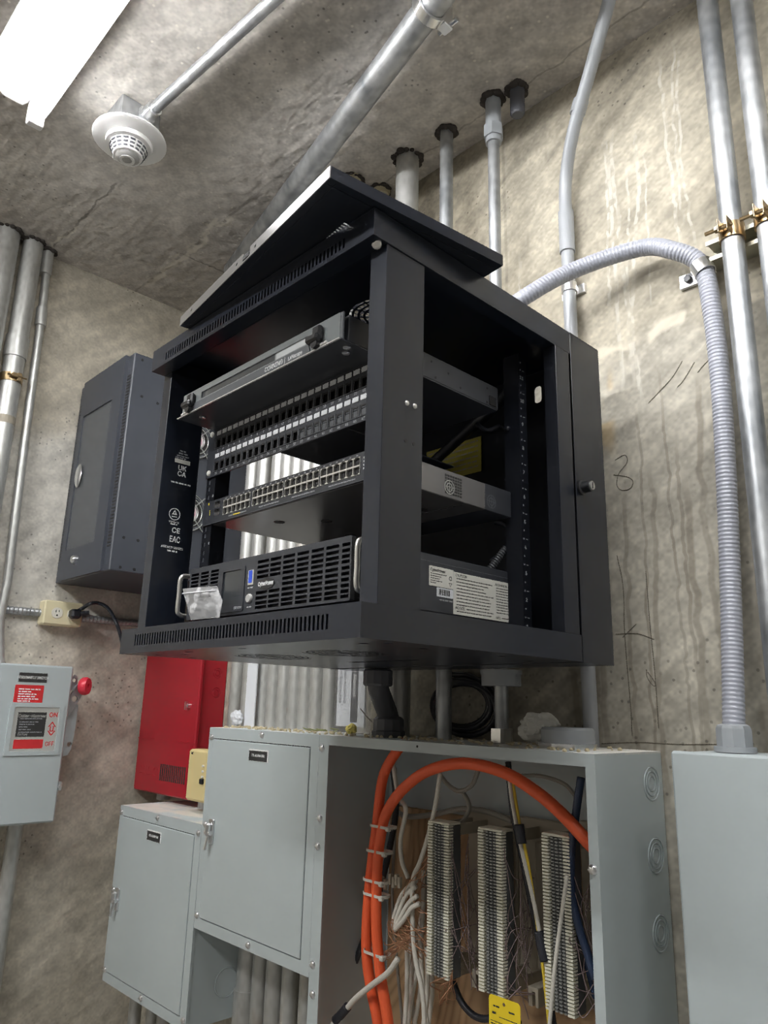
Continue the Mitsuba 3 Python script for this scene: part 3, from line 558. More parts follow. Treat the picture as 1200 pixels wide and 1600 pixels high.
# ---------------------------------------------------------------- grey cabinets: two with doors, the open one, the right-hand one
BF = 1.056
def latch(parent, x, z):
    part(parent, 'latch', cat_([B(x - .010, x + .010, BF - .0095, BF - .003, z - .030, z + .026, .002), B(x - .006, x + .006, BF - .022, BF - .008, z - .012, z + .018, .004), cyl((x - .012, BF - .015, z - .004), (x + .012, BF - .015, z - .004), .005, 10), cyl((x, BF - .012, z - .006), (x, BF - .020, z - .042), .0045, 8)]), 'zinc', smooth=25, label='zinc draw latch')
def screws(parent, pts, y=None):
    d = cat_([dome_fix((0, 0, 0), (0, -1, 0), .0078, .0055), B(-.0055, .0055, -.0062, -.0045, -.0008, .0008)])
    shared(parent, 'screw', d, 'zinc', [(x, (BF - .0015) if y is None else y, z) for x, z in pts], smooth=40)
def door_cabinet(label, x0, x1, z0, z1, lx, lz, plate, txt, scr, top):
    t = thing('grey_cabinet', label, 'electrical box')
    body = cat_([B(x0 + .002, x1 - .002, BF + .004, BACK, z0 + .002, z1 - .003)])
    part(t, 'body', body, 'grey_paint')
    part(t, 'top', B(x0 + .001, x1 - .001, BF + .002, BACK, z1 - .003, z1), top, label='dusty top sheet')
    fr = rect(x0, x1, z0, z1, .003); dr_ = rect(x0 + .022, x1 - .030, z0 + .026, z1 - .028)
    part(t, 'trim_frame', plate_y(fr.difference(dr_.buffer(.002)), BF - .0015, .006), 'grey_paint')
    part(t, 'door', B(x0 + .022, x1 - .030, BF - .0035, BF + .004, z0 + .026, z1 - .028, .0015), 'grey_paint')
    part(t, 'shadow_gap', plate_y(dr_.buffer(.0018).difference(dr_.buffer(-.001)), BF + .0015, .001), 'ink_black')  # black strip paints the shade in the gap round the door
    latch(t, lx, lz)
    px0, px1, pz0, pz1 = plate
    part(t, 'name_plate', B(px0, px1, BF - .0048, BF - .0035, pz0, pz1), 'ink_white')
    part(t, 'name_plate_face', B(px0 + .0015, px1 - .0035, BF - .0052, BF - .0047, pz0 + .0005, pz1 - .003), 'ink_black')
    part(t, 'name_plate_lettering', text_y(txt, (px0 + px1) / 2, BF - .0054, (pz0 + pz1) / 2, .0055, bold=True, sx=.86, center=True), 'ink_white')
    screws(t, scr); return t
t = door_cabinet('upper grey cabinet with a latched door and black name plate, beside the open cabinet', -1.721, -1.282, -.522, BOXTOP, -1.671, -.300, (-1.536, -1.459, -.130, -.104), 'TEL ALARM CAB',
             ((-1.708, -.086), (-1.491, -.071), (-1.705, -.290), (-1.710, -.493), (-1.493, -.510)), 'grey_paint_dusty')
t = door_cabinet('lower grey cabinet with a latched door, below the red cabinet', -2.166, -1.7225, -.742, -.2935, -2.121, -.530, (-1.989, -1.913, -.362, -.336), 'TEL ALARM CAB',
             ((-2.157, -.312), (-1.944, -.303), (-1.733, -.314), (-2.157, -.515), (-2.156, -.714), (-1.942, -.728), (-1.733, -.720)), 'grey_paint_dusty')
part(t, 'knockout', lathe([(.030, 0), (.032, .0012), (.034, 0), (.030, 0)], (-1.7245, 1.16, -.66), (1, 0, 0), 32), 'grey_paint', smooth=True)

t = thing('open_cabinet', 'open grey cabinet full of telephone wiring under the rack', 'electrical box')
ox0, ox1, oz0, oz1 = -1.281, -.626, -1.16, BOXTOP
part(t, 'side_panel', B(ox0, ox0 + .003, BF, BACK, oz0, oz1), 'grey_paint')
rp = B(ox1 - .003, ox1, BF, BACK, oz0, oz1)
part(t, 'side_panel', rp, 'grey_paint')
part(t, 'top_panel', B(ox0, ox1, BF, BACK, oz1 - .003, oz1), 'grey_paint_dusty', label='dusty top sheet')
part(t, 'bottom_panel', B(ox0, ox1, BF, BACK, oz0, oz0 + .003), 'grey_paint')
part(t, 'rear_panel', B(ox0 + .003, ox1 - .003, BACK - .004, BACK - .001, oz0, oz1 - .003), 'grey_paint')
fl = rect(ox0, ox1, oz0, oz1).difference(rect(ox0 + .031, ox1 - .017, oz0 + .03, oz1 - .0195))
part(t, 'front_flange', plate_y(fl, BF - .002, .003), 'grey_paint')
screws(t, ((-1.271, -.088), (-1.268, -.226), (-1.271, -.280), (-1.270, -.496), (-1.266, -.547), (-.637, -.224)), BF - .002)
for zz in (-.112, -.222, -.335):
    for r_ in (.026, .019, .0115):
        part(t, 'knockout', lathe([(r_ - .0016, 0), (r_, .0016), (r_ + .0016, 0), (r_ - .0016, 0)], (ox1, 1.228, zz), (1, 0, 0), 32), 'grey_paint', smooth=True)
part(t, 'hole', cyl((-.995, BF - .0026, -.070), (-.995, BF - .001, -.070), .0022, 8), 'socket_black')
part(t, 'backboard', B(ox0 + .02, ox1 - .02, 1.250, 1.2655, oz0 + .01, -.212, .001), 'plywood', label='brown plywood backboard')
t = thing('right_cabinet', 'plain grey cabinet at the right edge with the flexible conduit entering its top', 'electrical box')
part(t, 'body', B(-.525, .10, 1.104, BACK, -1.16, -.054, .003), 'grey_paint')
part(t, 'cover', B(-.528, .103, 1.098, 1.106, -1.163, -.0515, .004), 'grey_paint')

# ---------------------------------------------------------------- punch-down blocks
def punch_block(i, x, z1, lab):
    t = thing('punchdown_block', lab, 'terminal block'); n = 50; p = .0051; w = .053; z0 = z1 - n * p
    y0 = 1.115
    part(t, 'bracket', cat_([B(x - .004, x + .115, 1.235, 1.250, z0 - .015, z1 + .012, .002), B(x + .058, x + .108, 1.20, 1.236, z0 + .03, z1 - .02, .003)] + [B(x + .004 + dx, x + .008 + dx, y0 + .03, 1.236, zz, zz + .02) for dx in (0, .038) for zz in (z0, z1 - .02)]), 'bracket_cream', label='cream stand-off bracket')
    part(t, 'bracket_window', cat_([B(x + .078, x + .100, 1.1985, 1.201, z1 - .105, z1 - .055), B(x + .078, x + .100, 1.1985, 1.201, z0 + .055, z0 + .125)]), 'socket_black')
    part(t, 'bracket_hook', cat_([B(x + .070, x + .078, 1.155, 1.22, z0 - .012, z0 + .016, .001), B(x + .084, x + .090, 1.155, 1.22, z0 - .012, z0 + .016, .001), B(x + .070, x + .090, 1.155, 1.22, z0 + .010, z0 + .017, .001), B(x + .100, x + .120, 1.19, 1.22, z0 + .004, z0 + .022, .001)]), 'bracket_cream')
    part(t, 'body', cat_([B(x + .002, x + w - .002, y0 + .006, y0 + .034, z0, z1, .002)] + []), 'block_dark')
    th = []; cl = []
    for k in range(n):
        z = z0 + k * p
        for u in (x, x + w - .013): th.append(B(u, u + .012, y0 - .003, y0 + .010, z + .0015, z + .0046))
        for u in (.016, .024, .032, .040):
            c = B(x + u, x + u + .0052, y0 - .001, y0 + .008, z + .0014, z + .0034); c.apply_translation((0, 0, .0011 * math.sin(u * 400))); cl.append(c)
    part(t, 'wire_slots', cat_(th), 'block_cream', stuff=True, label='two columns of cream wire slots')
    part(t, 'clips', cat_(cl), 'block_clip', stuff=True, label='rows of metal clips')
    part(t, 'end_cap', B(x, x + w, y0 - .003, y0 + .03, z1, z1 + .004, .001), 'block_cream')
punch_block(0, -1.020, -.209, 'cream and grey punch-down block, leftmost of the three on the plywood')
punch_block(1, -.900, -.206, 'cream and grey punch-down block, middle one of the three on the plywood')
punch_block(2, -.766, -.198, 'cream and grey punch-down block, rightmost of the three on the plywood')

# ---------------------------------------------------------------- cables in the open cabinet
def cable(name, lab, pts, r, m, group=None, n=10):
    return single(name, tube(pts, r, n, 6), m, lab, 'cable', smooth=True, group=group)
cable('orange_cable', 'orange fibre conduit hanging straight down at the left of the open cabinet', [(-1.10, 1.125, -.066)] + [(-1.1499, 1.12, -0.1338), (-1.1667, 1.12, -0.2333), (-1.18, 1.12, -0.3187), (-1.1876, 1.12, -0.4016), (-1.1863, 1.12, -0.4696), (-1.171, 1.12, -0.5269), (-1.147, 1.12, -0.5903)] + [(-1.13, 1.12, -.72), (-1.12, 1.12, -.9)], .0105, 'orange', n=14)
cable('orange_cable', 'orange fibre conduit arching across the top of the open cabinet', [(-1.09, 1.11, -.9), (-1.095, 1.11, -.7)] + [(-1.1116, 1.11, -0.5728), (-1.137, 1.11, -0.4894), (-1.1511, 1.11, -0.4042), (-1.1516, 1.11, -0.3014), (-1.1414, 1.11, -0.2353), (-1.1262, 1.11, -0.1991), (-1.0898, 1.11, -0.1598), (-1.0336, 1.11, -0.1233), (-0.9684, 1.11, -0.1023), (-0.9069, 1.11, -0.097), (-0.8353, 1.11, -0.1069), (-0.7696, 1.11, -0.1334), (-0.7212, 1.11, -0.163), (-0.6806, 1.11, -0.1951)] + [(-.660, 1.13, -.225), (-.650, 1.16, -.27)], .0105, 'orange', n=14)
for i, (px, nm) in enumerate(zip([(-1.144, 1.1, -0.2312), (-1.1531, 1.1, -0.2783), (-1.16, 1.1, -0.3328), (-1.1589, 1.1, -0.3578), (-1.1526, 1.1, -0.4595)], ords)):
    x, y, z = px
    k = thing('cable_tie', f'white cable tie around the orange conduits, {nm} from the top', 'cable tie', 'cable ties on the orange conduits')
    band_ = plate_z(rect(-.0315, .0315, -.0150, .0150, .0140).difference(rect(-.0305, .0305, -.0140, .0140, .0130)), -.0025, .005); band_.apply_translation((x + .001, 1.115, z))
    part(k, 'strap', band_, 'cable_white')
    part(k, 'head', B(x + .026, x + .036, 1.094, 1.104, z - .005, z + .004, .002), 'cable_white')
cable('blue_black_cable', 'dark blue cable hanging at the right inside the open cabinet, in front', [(-0.6916, 1.12, -0.1032), (-0.7035, 1.12, -0.1579), (-0.7144, 1.12, -0.2167), (-0.7169, 1.12, -0.2734), (-0.7085, 1.12, -0.3177), (-0.6925, 1.12, -0.3589), (-0.681, 1.12, -0.391)], .0065, 'cable_blue')
cable('blue_black_cable', 'dark blue cable hanging at the right inside the open cabinet, looping lower', [(-0.7128, 1.15, -0.1132), (-0.7245, 1.15, -0.1821), (-0.7304, 1.15, -0.2607), (-0.7263, 1.15, -0.3259), (-0.7149, 1.15, -0.3784), (-0.7006, 1.15, -0.4282)], .0040, 'cable_blue')
cable('black_cable', 'black cable hanging behind the orange conduits', [(-1.1891, 1.18, -0.1068), (-1.1727, 1.18, -0.2015), (-1.1907, 1.18, -0.2907), (-1.2113, 1.18, -0.3551), (-1.2285, 1.18, -0.4067), (-1.2752, 1.18, -0.5004), (-1.3204, 1.18, -0.5947), (-1.3464, 1.18, -0.6726)], .0065, 'cable_black')
cable('black_cable', 'black cable running down between the middle and right punch-down blocks', [(-0.8518, 1.14, -0.0898), (-0.845, 1.14, -0.1644), (-0.8301, 1.14, -0.225), (-0.8111, 1.14, -0.3023), (-0.7918, 1.14, -0.3754), (-0.7801, 1.14, -0.4284), (-0.7703, 1.14, -0.4888)], .0055, 'cable_black')
cable('black_cable', 'black cable looping below the left punch-down block', [(-1.0128, 1.17, -0.4715), (-0.9912, 1.17, -0.5076), (-0.9616, 1.17, -0.525), (-0.93, 1.17, -0.5234), (-0.8882, 1.17, -0.5052), (-0.859, 1.17, -0.5115)], .0060, 'cable_black')
cable('yellow_cable', 'yellow cable taped beside a white one in the middle of the open cabinet', [(-0.8329, 1.125, -0.1148), (-0.8244, 1.125, -0.1612), (-0.816, 1.125, -0.2014), (-0.8041, 1.125, -0.2449), (-0.7908, 1.125, -0.3158), (-0.7804, 1.125, -0.3795), (-0.7738, 1.125, -0.4327), (-0.7685, 1.125, -0.4847)], .0030, 'cable_yellow')
cable('white_cable', 'white cable taped beside the yellow one in the middle of the open cabinet', [(-0.8371, 1.12, -0.0989), (-0.83, 1.12, -0.1511), (-0.819, 1.12, -0.2013), (-0.8082, 1.12, -0.24), (-0.7895, 1.12, -0.3053), (-0.7764, 1.12, -0.3592), (-0.7637, 1.12, -0.4112)], .0035, 'cable_white')
cable('white_cable', 'white cable slanting across the right punch-down block', [(-0.7049, 1.09, -0.2473), (-0.7192, 1.09, -0.3151), (-0.7336, 1.09, -0.3891), (-0.7457, 1.09, -0.4699)], .0032, 'cable_white')
for i, pts in enumerate(([(-0.8124, 1.115, -0.1879), (-0.8102, 1.115, -0.2028), (-0.8079, 1.115, -0.2176)], [(-0.7774, 1.115, -0.3446), (-0.773, 1.115, -0.3623), (-0.7666, 1.115, -0.3855)])):
    single('tape_wrap', tube(pts, .0085, 12), 'cable_black', f'black tape wrap around the yellow and white cables, {("upper", "lower")[i]} one', 'tape', smooth=True)
W_ = [[(-1.0572, 1.16, -0.2811), (-1.0696, 1.16, -0.3513), (-1.0884, 1.16, -0.4329), (-1.1069, 1.16, -0.5191), (-1.122, 1.16, -0.5949)], [(-1.0801, 1.18, -0.4346), (-1.066, 1.18, -0.5077), (-1.0779, 1.18, -0.5872)], [(-1.1087, 1.17, -0.4053), (-1.1171, 1.17, -0.4964), (-1.0981, 1.17, -0.5905)],
      [(-0.9964, 1.12, -0.1196), (-1.0088, 1.12, -0.1803), (-1.0277, 1.12, -0.239), (-1.0484, 1.12, -0.2867), (-1.063, 1.12, -0.3135), (-1.0651, 1.12, -0.3669), (-1.057, 1.12, -0.4406), (-1.0366, 1.12, -0.4983), (-1.0293, 1.12, -0.5571)],
      [(-1.1389, 1.13, -0.0961), (-1.1183, 1.13, -0.1683), (-1.096, 1.13, -0.196), (-1.1087, 1.13, -0.2506), (-1.1041, 1.13, -0.2906), (-1.086, 1.13, -0.3186)],
      [(-1.0645, 1.15, -0.3039), (-1.065, 1.15, -0.3713), (-1.0689, 1.15, -0.4379), (-1.0611, 1.15, -0.5108), (-1.0506, 1.15, -0.5702)],
      [(-1.096, 1.14, -0.4475), (-1.0946, 1.14, -0.5065), (-1.0994, 1.14, -0.5816)],
      [(-1.0828, 1.16, -0.4645), (-1.0984, 1.16, -0.5224), (-1.1119, 1.16, -0.592)],
      [(-1.0836, 1.17, -0.4775), (-1.0909, 1.17, -0.5333), (-1.1064, 1.17, -0.5929)],
      [(-1.0542, 1.15, -0.4347), (-1.0515, 1.15, -0.5084), (-1.0633, 1.15, -0.5759)],
      [(-1.0623, 1.13, -0.318), (-1.0991, 1.13, -0.3468), (-1.119, 1.13, -0.3842), (-1.1269, 1.13, -0.4115)],
      [(-1.056, 1.12, -0.3268), (-1.0824, 1.12, -0.348), (-1.102, 1.12, -0.385), (-1.1134, 1.12, -0.4094)],
      [(-1.0477, 1.115, -0.3411), (-1.0706, 1.115, -0.3584), (-1.0902, 1.115, -0.3863), (-1.1066, 1.115, -0.4094)],
      [(-1.0378, 1.11, -0.3516), (-1.0589, 1.11, -0.3643), (-1.0784, 1.11, -0.3876), (-1.0999, 1.11, -0.4083)],
      [(-1.0704, 1.09, -0.4465), (-1.0962, 1.09, -0.4757), (-1.1398, 1.09, -0.5075), (-1.1813, 1.09, -0.5394), (-1.2057, 1.09, -0.5631)]]
WL = ['white cable in the cabinet slanting from the first punch-down block to the lower left', 'white cable low in the cabinet beside the plywood knot', 'white cable behind the tied bundle in the cabinet', 'white cable falling from the cabinet top in front of the left punch-down block', 'white cable wriggling down beside the orange conduits', 'straight white cable left of the first punch-down block', 'white cable with a frayed end hanging low in the cabinet',
      'white cable low in the cabinet, crossing left', 'white cable low in the cabinet, crossing left behind another', 'white cable low in the cabinet, kinking left'] + [f'white cable looped into the tied bundle beside the orange conduits, {o}' for o in ('outermost strand', 'second strand', 'third strand', 'innermost strand')] + ['white cable passing in front of the orange conduits']
for i, (pts, lb) in enumerate(zip(W_, WL)):
    cable('white_cable', lb, pts, .0045 if i < 14 else .0055, 'cable_white', 'looped white cables in the bundle' if 10 <= i <= 13 else None)
single('tape_wrap', tube([(-1.2041, 1.09, -0.5595), (-1.22, 1.09, -0.5756), (-1.238, 1.09, -0.5914)], .0085, 12), 'cable_black', 'black tape end on the white cable in front of the cabinet flange', 'tape', smooth=True)
single('cable_tail', tube([(-1.2344, 1.09, -0.5882), (-1.2486, 1.09, -0.6053)], .0050, 10), 'cable_white', 'white cable tail below the black tape end', 'cable', smooth=True)
cable('grey_cable', 'grey cable sagging across the rear of the open cabinet', [(-1.2141, 1.22, -0.2188), (-1.1716, 1.22, -0.2244), (-1.0988, 1.22, -0.2112), (-1.0302, 1.22, -0.1939), (-0.9655, 1.22, -0.1917), (-0.9049, 1.22, -0.2019)], .0055, 'cable_grey')
cable('grey_cable', 'grey cable looping below the top of the open cabinet', [(-1.0567, 1.18, -0.1241), (-1.0293, 1.18, -0.1461), (-0.9996, 1.18, -0.1553), (-0.9675, 1.18, -0.1407), (-0.9516, 1.18, -0.1092), (-0.9483, 1.18, -0.095)], .0045, 'cable_grey')
cable('grey_cable', 'grey cable dropping to the first punch-down block', [(-1.0015, 1.19, -0.1548), (-0.9839, 1.19, -0.18), (-0.9919, 1.19, -0.2017), (-1.0113, 1.19, -0.2202)], .0045, 'cable_grey')
cable('grey_cable', 'thin grey cable hanging straight behind the white bundle', [(-1.1968, 1.2, -0.1276), (-1.1948, 1.2, -0.2559), (-1.1985, 1.2, -0.3798), (-1.182, 1.2, -0.4947), (-1.1607, 1.2, -0.6132)], .0032, 'cable_grey')
cable('grey_cable', 'pale grey cable arching at the upper right of the open cabinet', [(-0.9447, 1.16, -0.108), (-0.873, 1.16, -0.1162), (-0.8034, 1.16, -0.1107), (-0.7516, 1.16, -0.119), (-0.7275, 1.16, -0.1383)], .0035, 'cable_grey')
# copper and mauve pair wires at the blocks: a tangle nobody could count
tang = []
def strand(a, b, bow, r=.0008):
    a, b = np.array(a), np.array(b); mid = (a + b) / 2 + np.array([rng.uniform(-bow, bow), rng.uniform(-.03, .01), rng.uniform(-bow, bow)])
    tang.append(tube([a, mid, b], r, 5, 8))
for (x, z1) in ((-1.020, -.209), (-.900, -.206), (-.766, -.198)):
    for q in range(11):
        z = z1 - rng.uniform(.01, .25); strand((x + .053, 1.12, z), (x + .072 + rng.uniform(0, .015), 1.16, z1 - .12 + rng.uniform(-.16, .05)), .02)
    for q in range(9):
        zq = z1 - rng.uniform(.02, .12); strand((x + .068, 1.15, zq), (x + .074, 1.15, zq - rng.uniform(.08, .17)), .015)
k = single('pair_wires', cat_(tang), 'wire_mauve', 'tangle of thin mauve pair wires beside the punch-down blocks', 'wires', smooth=True); labels[k]['kind'] = 'stuff'
tang = []
for q in range(15):
    strand((-1.085 + rng.uniform(-.02, .02), 1.14, -.33 + rng.uniform(-.06, .03)), (-1.020, 1.125, -.24 - rng.uniform(0, .2)), .02)
for q in range(16):
    strand((-1.12 + rng.uniform(-.012, .012), 1.12, -.40 + rng.uniform(-.01, .01)), (-1.05 + rng.uniform(-.02, .02), 1.13, -.42 + rng.uniform(-.03, .02)), .012)
for q in range(14):
    strand((-1.135 + rng.uniform(-.012, .02), 1.12, -.455 + rng.uniform(-.02, .02)), (-1.075 + rng.uniform(-.01, .01), 1.13, -.41 + rng.uniform(-.02, .01)), .008)
for q in range(12):
    strand((-1.0 + rng.uniform(-.015, .015), 1.14, -.49 + rng.uniform(-.03, .01)), (-.965, 1.12, -.455 + rng.uniform(-.02, .01)), .02)
k = single('copper_wires', cat_(tang), 'copper', 'tangle of stripped copper wires left of the first punch-down block', 'wires', smooth=True); labels[k]['kind'] = 'stuff'
t = thing('wire_connectors', 'clump of small brown wire connectors beside the orange conduits', 'connectors')
cc = [B(x - .0035, x + .0035, 1.118, 1.126, z - .010, z + .010, .001) for x, z in ((-1.150, -.335), (-1.141, -.338), (-1.127, -.326), (-1.117, -.330), (-1.109, -.324), (-1.101, -.328))]
for c in cc: part(t, 'connector', c, 'bracket_cream')
# yellow tag
t = thing('warning_tag', 'yellow paper tag with black writing hanging low in the open cabinet', 'tag')
tg = rect(-.857, -.795, -.585, -.447, .006).difference(circ(-.827, -.456, .0028))
part(t, 'card', plate_y(tg, 1.085, .0008), 'yellow_tag')
part(t, 'print', plate_y(unary_union([bars(-.848, -.836, -.462, .0022, 1), bars(-.817, -.804, -.464, .0022, 2), bars(-.850, -.842, -.472, .0030, 3), rect(-.836, -.800, -.476, -.4752), rect(-.854, -.798, -.484, -.4833), rect(-.854, -.798, -.497, -.4963), rect(-.843, -.8425, -.51, -.484), rect(-.822, -.8215, -.51, -.484)] + [bars(-.853, -.845, -.4875 - .004 * i, .0016, 40 + i) for i in range(4)]), 1.0845, .0006), 'ink_black')
part(t, 'handwriting', place(cat_([tube([(u, .002 * math.sin(u * 900 + i), 0) for u in np.linspace(i * .013, i * .013 + .011, 9)], .0008, 5, 4) for i in range(3)] ), [(1, 0, 0), (0, 0, 2.0), (0, 1, 0)], (-.838, 1.0843, -.490)), 'ink_black', smooth=True)
part(t, 'string', tube([(-.827, 1.086, -.456), (-.825, 1.10, -.448), (-.818, 1.12, -.435)], .001, 6), 'wire_mauve', smooth=True)

# ---------------------------------------------------------------- things on the cabinet tops
t = thing('corrugated_connector', 'dark liquid-tight conduit with ribbed nuts between the rack and the cabinet top', 'conduit')
ua, la = (-1.128, 1.075, .074), np.array([(-1.4965, 1.4681, -0.0615)][0])
la = np.array((-1.155, 1.135, BOXTOP))
part(t, 'upper_nut', lathe([(0, 0), (.029, 0), (.031, .004), (.031, .030), (.026, .034), (0, .034)], (ua[0], ua[1], .040), n=12), 'pvc_dark')
part(t, 'lower_nut', lathe([(0, 0), (.036, 0), (.036, .012), (.033, .014), (.033, .036), (.026, .042), (0, .042)], (la[0], la[1], BOXTOP), n=12), 'pvc_dark')
part(t, 'hose', tube([(ua[0], ua[1], .05), (ua[0] - .002, ua[1] + .004, .035), ((ua[0] + la[0]) / 2, (ua[1] + la[1]) / 2, .008), (la[0], la[1], -.022), (la[0], la[1], -.04)], .0215, 16), 'pvc_dark', smooth=True)
t = thing('conduit_cap', 'grey round knockout cap on top of the open cabinet, beside the bent conduit', 'cap')
part(t, 'nut', lathe([(0, 0), (.050, 0), (.050, .009), (0, .009)], (-.733, 1.150, BOXTOP), n=8), 'zinc')
part(t, 'cap', lathe([(0, 0), (.045, 0), (.045, .022), (.042, .026), (0, .026)], (-.733, 1.150, BOXTOP + .009), n=24), 'pvc_grey', smooth=20)
def crumple(size, seed, o, scl=(1, 1, 1)):
    s = trimesh.creation.icosphere(3, size); v = np.array(s.vertices)
    s.vertices = v * (0.55 + .9 * meshkit.fbm(v / size * 2.2 + seed, 3, seed))[:, None] * np.array(scl)
    s.apply_translation((o[0], o[1], o[2] - s.bounds[0][2])); return s
single('plaster_lump', crumple(.033, 3, (-.80, 1.165, BOXTOP), (1.3, .8, .75)), 'paper', 'crumbling pale plaster lump on the open cabinet beside the cap', 'debris')
single('yellow_scrap', crumple(.012, 5, (-1.255, 1.12, BOXTOP), (1, 1, .9)), 'yellow_lump', 'small yellow scrap in front of the manual on the cabinet top', 'debris')
lf = []
for q in range(9):
    s = trimesh.creation.icosphere(1, .012); s.apply_scale((1.0, .22, .12)); s.apply_transform(trimesh.transformations.rotation_matrix(rng.uniform(-1, 1), (rng.uniform(-.4, .4), .3, 1)))
    s.apply_translation((-1.35 + rng.uniform(-.04, .035), 1.12 + rng.uniform(-.02, .02), BOXTOP + .005 + rng.uniform(0, .005))); lf.append(s)
k = single('dry_leaves', cat_(lf), 'leaf_dry', 'few dry leaf scraps on the cabinet top beside the manual', 'debris', smooth=True); labels[k]['kind'] = 'stuff'
cr = []
for q in range(260):
    s = trimesh.creation.icosphere(0, rng.uniform(.0015, .005)); x = rng.uniform(-1.70, -.66)
    s.apply_translation((x, rng.uniform(1.075, 1.16) if x < -1.3 else rng.uniform(1.06, 1.25), BOXTOP + .0015)); cr.append(s)
k = single('mortar_crumbs', cat_(cr), 'crumb', 'scatter of sandy mortar crumbs along the cabinet tops', 'debris'); labels[k]['kind'] = 'stuff'
# manual in a bag
t = thing('manual_booklet', 'bagged black and white manual leaning upright on the cabinet top', 'booklet')
mx0, mx1, my, mz0, mz1 = -1.352, -1.256, 1.158, -.046, .20
part(t, 'pages', B(mx0, mx1, my, my + .006, mz0, mz1, .001), 'paper_blue')
part(t, 'title_bar', plate_y(rect(-1.302, -1.279, -.036, mz1, .004), my - .0006, .0006), 'pvc_dark')
def vtext(s, x, ztop, h, bold=True):
    m = meshkit.text_mesh(s, h, .0004, bold); m.apply_transform(trimesh.transformations.rotation_matrix(-math.pi / 2, (0, 0, 1)))
    return place(m, [(1, 0, 0), (0, 0, 1), (0, -1, 0)], (x, my - .0008, ztop))
m = vtext("Owner's Manual", -1.2945, 0, .0105); m.apply_translation((0, 0, .020 - m.bounds[0][2])); part(t, 'title', m, 'ink_white')
m = vtext('Swinging Wall-Mounted', -1.327, 0, .0085, False); m.apply_translation((0, 0, .006 - m.bounds[0][2])); m2 = vtext('Rack Enclosures', -1.342, 0, .0085, False); m2.apply_translation((0, 0, .006 - m2.bounds[0][2]))
part(t, 'subtitle', cat_([m, m2]), 'ink_grey')
part(t, 'bag', B(mx0 - .006, mx1 + .014, my - .004, my + .010, mz0 - .014, mz1 + .004, .003), 'bag_clear', label='clear plastic bag')
t = thing('paper_slip', 'white folded paper slip standing between the conduits on the upper cabinet', 'paper')
part(t, 'sheet', B(-1.735, -1.690, 1.165, 1.168, BOXTOP, .12), 'paper_blue')
part(t, 'crease', crumple(.020, 8, (-1.755, 1.155, BOXTOP), (1.2, .5, 1.0)), 'paper_blue')
# coil of black cable
pts = []
for q in range(70):
    a = q / 70 * 2 * math.pi * 4.2; R = .062 + .010 * math.sin(a * .37)
    pts.append((-1.035 + math.cos(a) * R * 1.25 + .008 * math.sin(a * .31), 1.232 + .010 * math.sin(a * .53 + 1), .006 + math.sin(a) * R * .78 + .006 * math.cos(a * .43)))
pts += [(-.98, 1.235, .045), (-1.02, 1.238, .068), (-1.09, 1.24, .075), (-1.10, 1.24, .12)]
single('cable_coil', tube(pts, .0058, 8, 4), 'cable_black', 'coil of black cable behind the conduits under the rack', 'cable', smooth=True)
single('dangling_wire', tube([(-1.2281, 1.12, -0.0051), (-1.2028, 1.12, -0.0244), (-1.1765, 1.12, -0.0392), (-1.1531, 1.12, -0.0461)], .0012, 6), 'cable_grey', 'thin stray wire beside the dark ribbed nut', 'wire', smooth=True)

# ---------------------------------------------------------------- THE RACK
RX0, RX1, RY0, RY1, RY2 = -1.259, -.640, .580, 1.054, 1.153
ZB0, ZB1, ZT0, ZT1 = .0763, .1180, .6077, .6494
PY = .607
t = rack = thing('equipment_rack', 'open black wall-mount equipment rack above the grey cabinets', 'network rack')
def vents(z0, z1):
    return unary_union([rect(-1.2065 + i * .00853, -1.2022 + i * .00853, z0, z1) for i in range(60)])
th_ = .002
part(t, 'bottom_front', plate_y(rect(RX0, RX1, ZB0, ZB1).difference(vents(.0888, .1072)), RY0, th_), 'black_coat', label='lower front rail with vent slots')
part(t, 'bottom_side', B(RX1 - th_, RX1, RY0 + th_, RY1, ZB0, ZB1), 'black_coat')
part(t, 'bottom_side', B(RX0, RX0 + th_, RY0 + th_, RY1, ZB0, ZB1), 'black_coat')
part(t, 'bottom_lip', cat_([B(RX0, RX1, RY0, RY0 + .024, ZB1 - .0015, ZB1 + .0002, .0007), B(RX1 - .022, RX1, RY0, RY1, ZB1 - .0015, ZB1 + .0002, .0007), B(RX0, RX0 + .022, RY0, RY1, ZB1 - .0015, ZB1 + .0002, .0007)]), 'black_coat')
F = ((-1.045, .752), (-.862, .752)); FR = .066
floor_p = rect(RX0, RX1, RY0, RY1)
for c in F: floor_p = floor_p.difference(circ(*c, FR, 12))
floor_p = floor_p.difference(rect(-1.035, -.865, .906, .922, .004))
for c in ((-1.215, .63), (-1.15, .645), (-1.22, .70), (-.70, .64), (-.67, .655), (-.69, .74), (-.68, .90), (-.70, 1.0), (-.97, 1.02), (-.93, .612), (-1.08, .612)): floor_p = floor_p.difference(circ(*c, .0065, 5))
part(t, 'bottom_panel', plate_z(floor_p, ZB0, th_), 'black_coat')
part(t, 'inner_floor', B(RX0 + .003, RX1 - .003, RY0 + .03, RY1, ZB1 - .004, ZB1 - .0025), 'black_coat_shaded')
def grille(cx, cy, z):
    g = []
    for r_ in (.014, .024, .034, .044, .054): 
        a = plate_z(circ(cx, cy, r_ + .0022, 10).difference(circ(cx, cy, r_ - .0022, 10)), z, .0012); g.append(a)
    g.append(plate_z(circ(cx, cy, FR + .002, 12).difference(circ(cx, cy, FR - .006, 12)), z, .0012))
    for q in range(12):
        a = q * math.pi / 6 + .2; c, s = math.cos(a), math.sin(a); b = B(.012, FR, -.0018, .0018, 0, .0012); b.apply_transform(trimesh.transformations.rotation_matrix(a, (0, 0, 1))); b.apply_translation((cx, cy, z)); g.append(b)
    return cat_(g)
